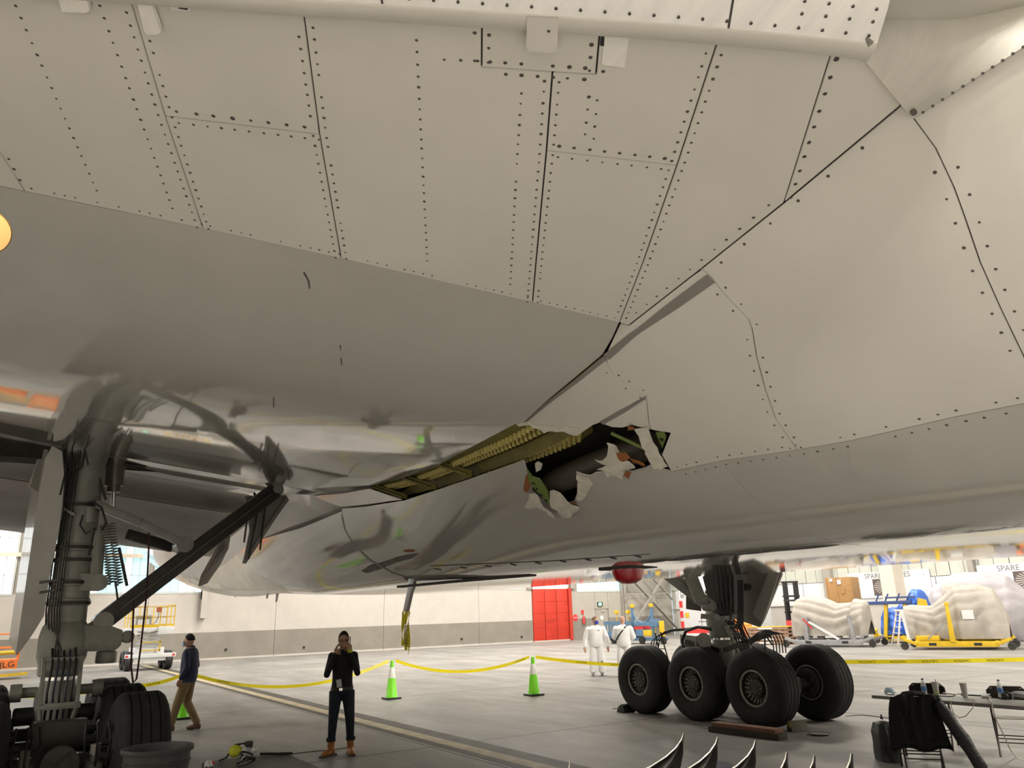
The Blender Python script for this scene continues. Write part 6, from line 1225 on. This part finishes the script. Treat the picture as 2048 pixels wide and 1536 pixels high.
# fan blades standing in a row
M_bl = mat('titanium_blade', (.10, .095, .09), .35, .7, var=.3, vs=4); M_ble = mat('blade_edge_metal', (.78, .74, .66), .35, .5)
wordsb = ['beside the near grey table', 'first of the row, with the longest edge', 'second in the row, with a long pale edge', 'third in the row beside the dark mat', 'fourth in the row', 'fifth in the row, set low', 'nearest the jacket chair']
R_, D_ = V(AR[0], AR[1], 0).normalized(), V(-AR[1], AR[0], 0).normalized()
for i, (px, py, z) in enumerate(((1141, 1521, .98), (1369, 1467, 1.05), (1437, 1475, 1.04), (1513, 1482, 1.03), (1576, 1505, 1.0), (1631, 1512, .94), (1706, 1508, 1.0))):
    T = V(at(px, py, 'z', z)); bl_ = thing('fan_blade', 'curved titanium fan blade standing on end ' + wordsb[i], 'fan blade', (T.x - R_.x * .3, T.y - R_.y * .3, 0), 0, 'fan blades standing in a row')
    o_ = V(T.x - R_.x * .3, T.y - R_.y * .3, 0); k = (.5 if i == 0 else 1.35 if i < 4 else 1.0)
    lf_ = [(0, 0), (.015, .045), (.05, .10), (.11, .16), (.20, .225), (.31, .28), (.40, .36), (.45, .5), (.46, .75), (.45, z - .08)]
    rt_ = [(0, .0), (.012, .06), (.02, .13), (.04, .21), (.07, .29), (.11, .38), (.16, .48), (.2, .6), (.22, .8), (.22, z - .08)]
    L3 = [T - o_ - R_ * a * k - V(0, 0, b_) + D_ * .03 for a, b_ in lf_]; R3 = [T - o_ - R_ * a * k - V(0, 0, b_) - D_ * .10 * min(1, b_ * 2) for a, b_ in rt_]
    g = MB(); W = 8; g.add([L3[j].lerp(R3[j], w / W) + D_ * .05 * math.sin(math.pi * w / W) * min(1, j / 3) for j in range(10) for w in range(W + 1)], [(j * (W + 1) + w, j * (W + 1) + w + 1, (j + 1) * (W + 1) + w + 1, (j + 1) * (W + 1) + w) for j in range(9) for w in range(W)])
    g.o('airfoil', M_bl, bl_, solid=.008, ang=1.2); MB().tube(L3, [.003] + [.007] * 9, 7).o('leading_edge', M_ble, bl_)
    MB().box((L3[-1] + R3[-1]) / 2 - V(0, 0, .03), (.22, .12, .10), math.atan2(R_.y, R_.x)).o('root_block', M_bl, bl_, bevel=.02)
bm_ = at(1430, 1532, 'z', .0); 
MB().poly([V(gnd(x, y, .004)) for x, y in ((1395, 1541), (1420, 1524), (1452, 1526), (1480, 1538))], (0, 0, .02)).o('floor_mat', mat('navy_mat', (.02, .022, .05), .8), label='dark navy mat on the floor among the fan blades', cat='mat')
# chocks, plates and boards at the far wheels
def chock(px, py, rz, label, m):
    q = gnd(px, py); c = thing('wheel_chock', label, 'chock', (q[0], q[1], 0), rz)
    MB().prism([(-.13, 0), (.13, 0), (.08, .13), (.02, .16), (-.08, .10)], (0, -.14, 0), (1, 0, 0), (0, 0, 1), (0, .28, 0)).o('wedge', m, c, bevel=.015); return c
c_ = chock(1252, 1424, .0, 'black rubber wheel chock with a handle at the rearmost wheel', M_black); MB().tube([(-.14, -.0, .05), (-.25, -.05, .05), (-.32, -.07, .04)], .012, 6).o('handle', M_steel, c_)
c_ = chock(1596, 1462, 2.6, 'dark wheel chock with a yellow label in front of the forward wheel', mat('olive_chock', (.09, .085, .06), .7)); MB().box((-.02, .143, .1), (.12, .006, .06)).o('yellow_label', mat('dim_yellow', (.5, .36, .05), .6), c_)
pk = thing('timber_baulk', 'long reddish timber baulk lying in front of the forward wheels', 'timber', tuple(gnd(1500, 1472)), .05); M_rw = mat('red_brown_timber', (.16, .075, .045), .8, var=.3, vs=5)
MB().bx(-.75, .62, -.11, .11, .0, .09).o('lower_plank', mat('dark_timber', (.03, .025, .02), .8), pk, bevel=.006); MB().bx(-.70, .55, -.09, .12, .09, .15).o('upper_plank', M_rw, pk, bevel=.006)
dd = thing('steel_dish', 'small shallow metal dish on the floor beside the dark chock', 'dish', tuple(gnd(1640, 1470))); MB().lathe([(0, .004), (.10, .004), (.15, .02), (.155, .024), (.10, .01), (0, .01)], n=24).o('dish', M_rim, dd); MB().lathe([(.150, .02), (.158, .022), (.158, .028), (.150, .026)], n=24).o('rim', M_chr, dd)
# red strap looped from the brace and the warm lamp by the engine
MB().tube([RX(298, 1065, .1), RX(297, 1110, .1), RX(292, 1200, .12), RX(282, 1290, .14), RX(273, 1358, .16), RX(266, 1366, .16), RX(262, 1330, .16), RX(265, 1270, .14), RX(268, 1200, .12)], .011, 6).o('hanging_strap', mat('dark_red_strap', (.06, .012, .012), .7), label='dark red strap hanging in a long loop from the side brace', cat='strap')
dl = V(*(CAM + 3.2 * ray(-30, 463))); wl = thing('flood_lamp', 'amber glowing double flood lamp on a tall stand beside the engine', 'lamp', (dl.x, dl.y, 0)); dz = dl.z; tdir = (V(*CAM) - dl); tdir.normalize()
M_amb = mat('amber_glow', (.5, .28, .08), .4, emit=(1.0, .56, .20), es=.75); lo2 = V(*(CAM + 3.2 * ray(-58, 568)))
for P in (dl, lo2):
    c = P - V(dl.x, dl.y, 0); MB().lathe([(.0, .016), (.055, .012), (.074, .0)], c, tdir, n=28).o('lens', M_amb, wl); MB().lathe([(.074, .0), (.078, -.01), (.07, -.07), (.04, -.10), (0, -.10)], c, tdir, n=28).o('lamp_housing', mat('amber_housing', (.35, .20, .05), .5), wl)
bk_ = V(tdir.x, tdir.y, 0).normalized() * -.15; MB().cyl(bk_, bk_ + V(0, 0, dz), .025, n=10).bar(bk_ + V(-.5, 0, .02), bk_ + V(.5, 0, .02), .05, .03).bar(bk_ + V(0, -.5, .02), bk_ + V(0, .5, .02), .05, .03).o('stand', M_steel, wl)
wl.location = (dl.x, dl.y, 0)
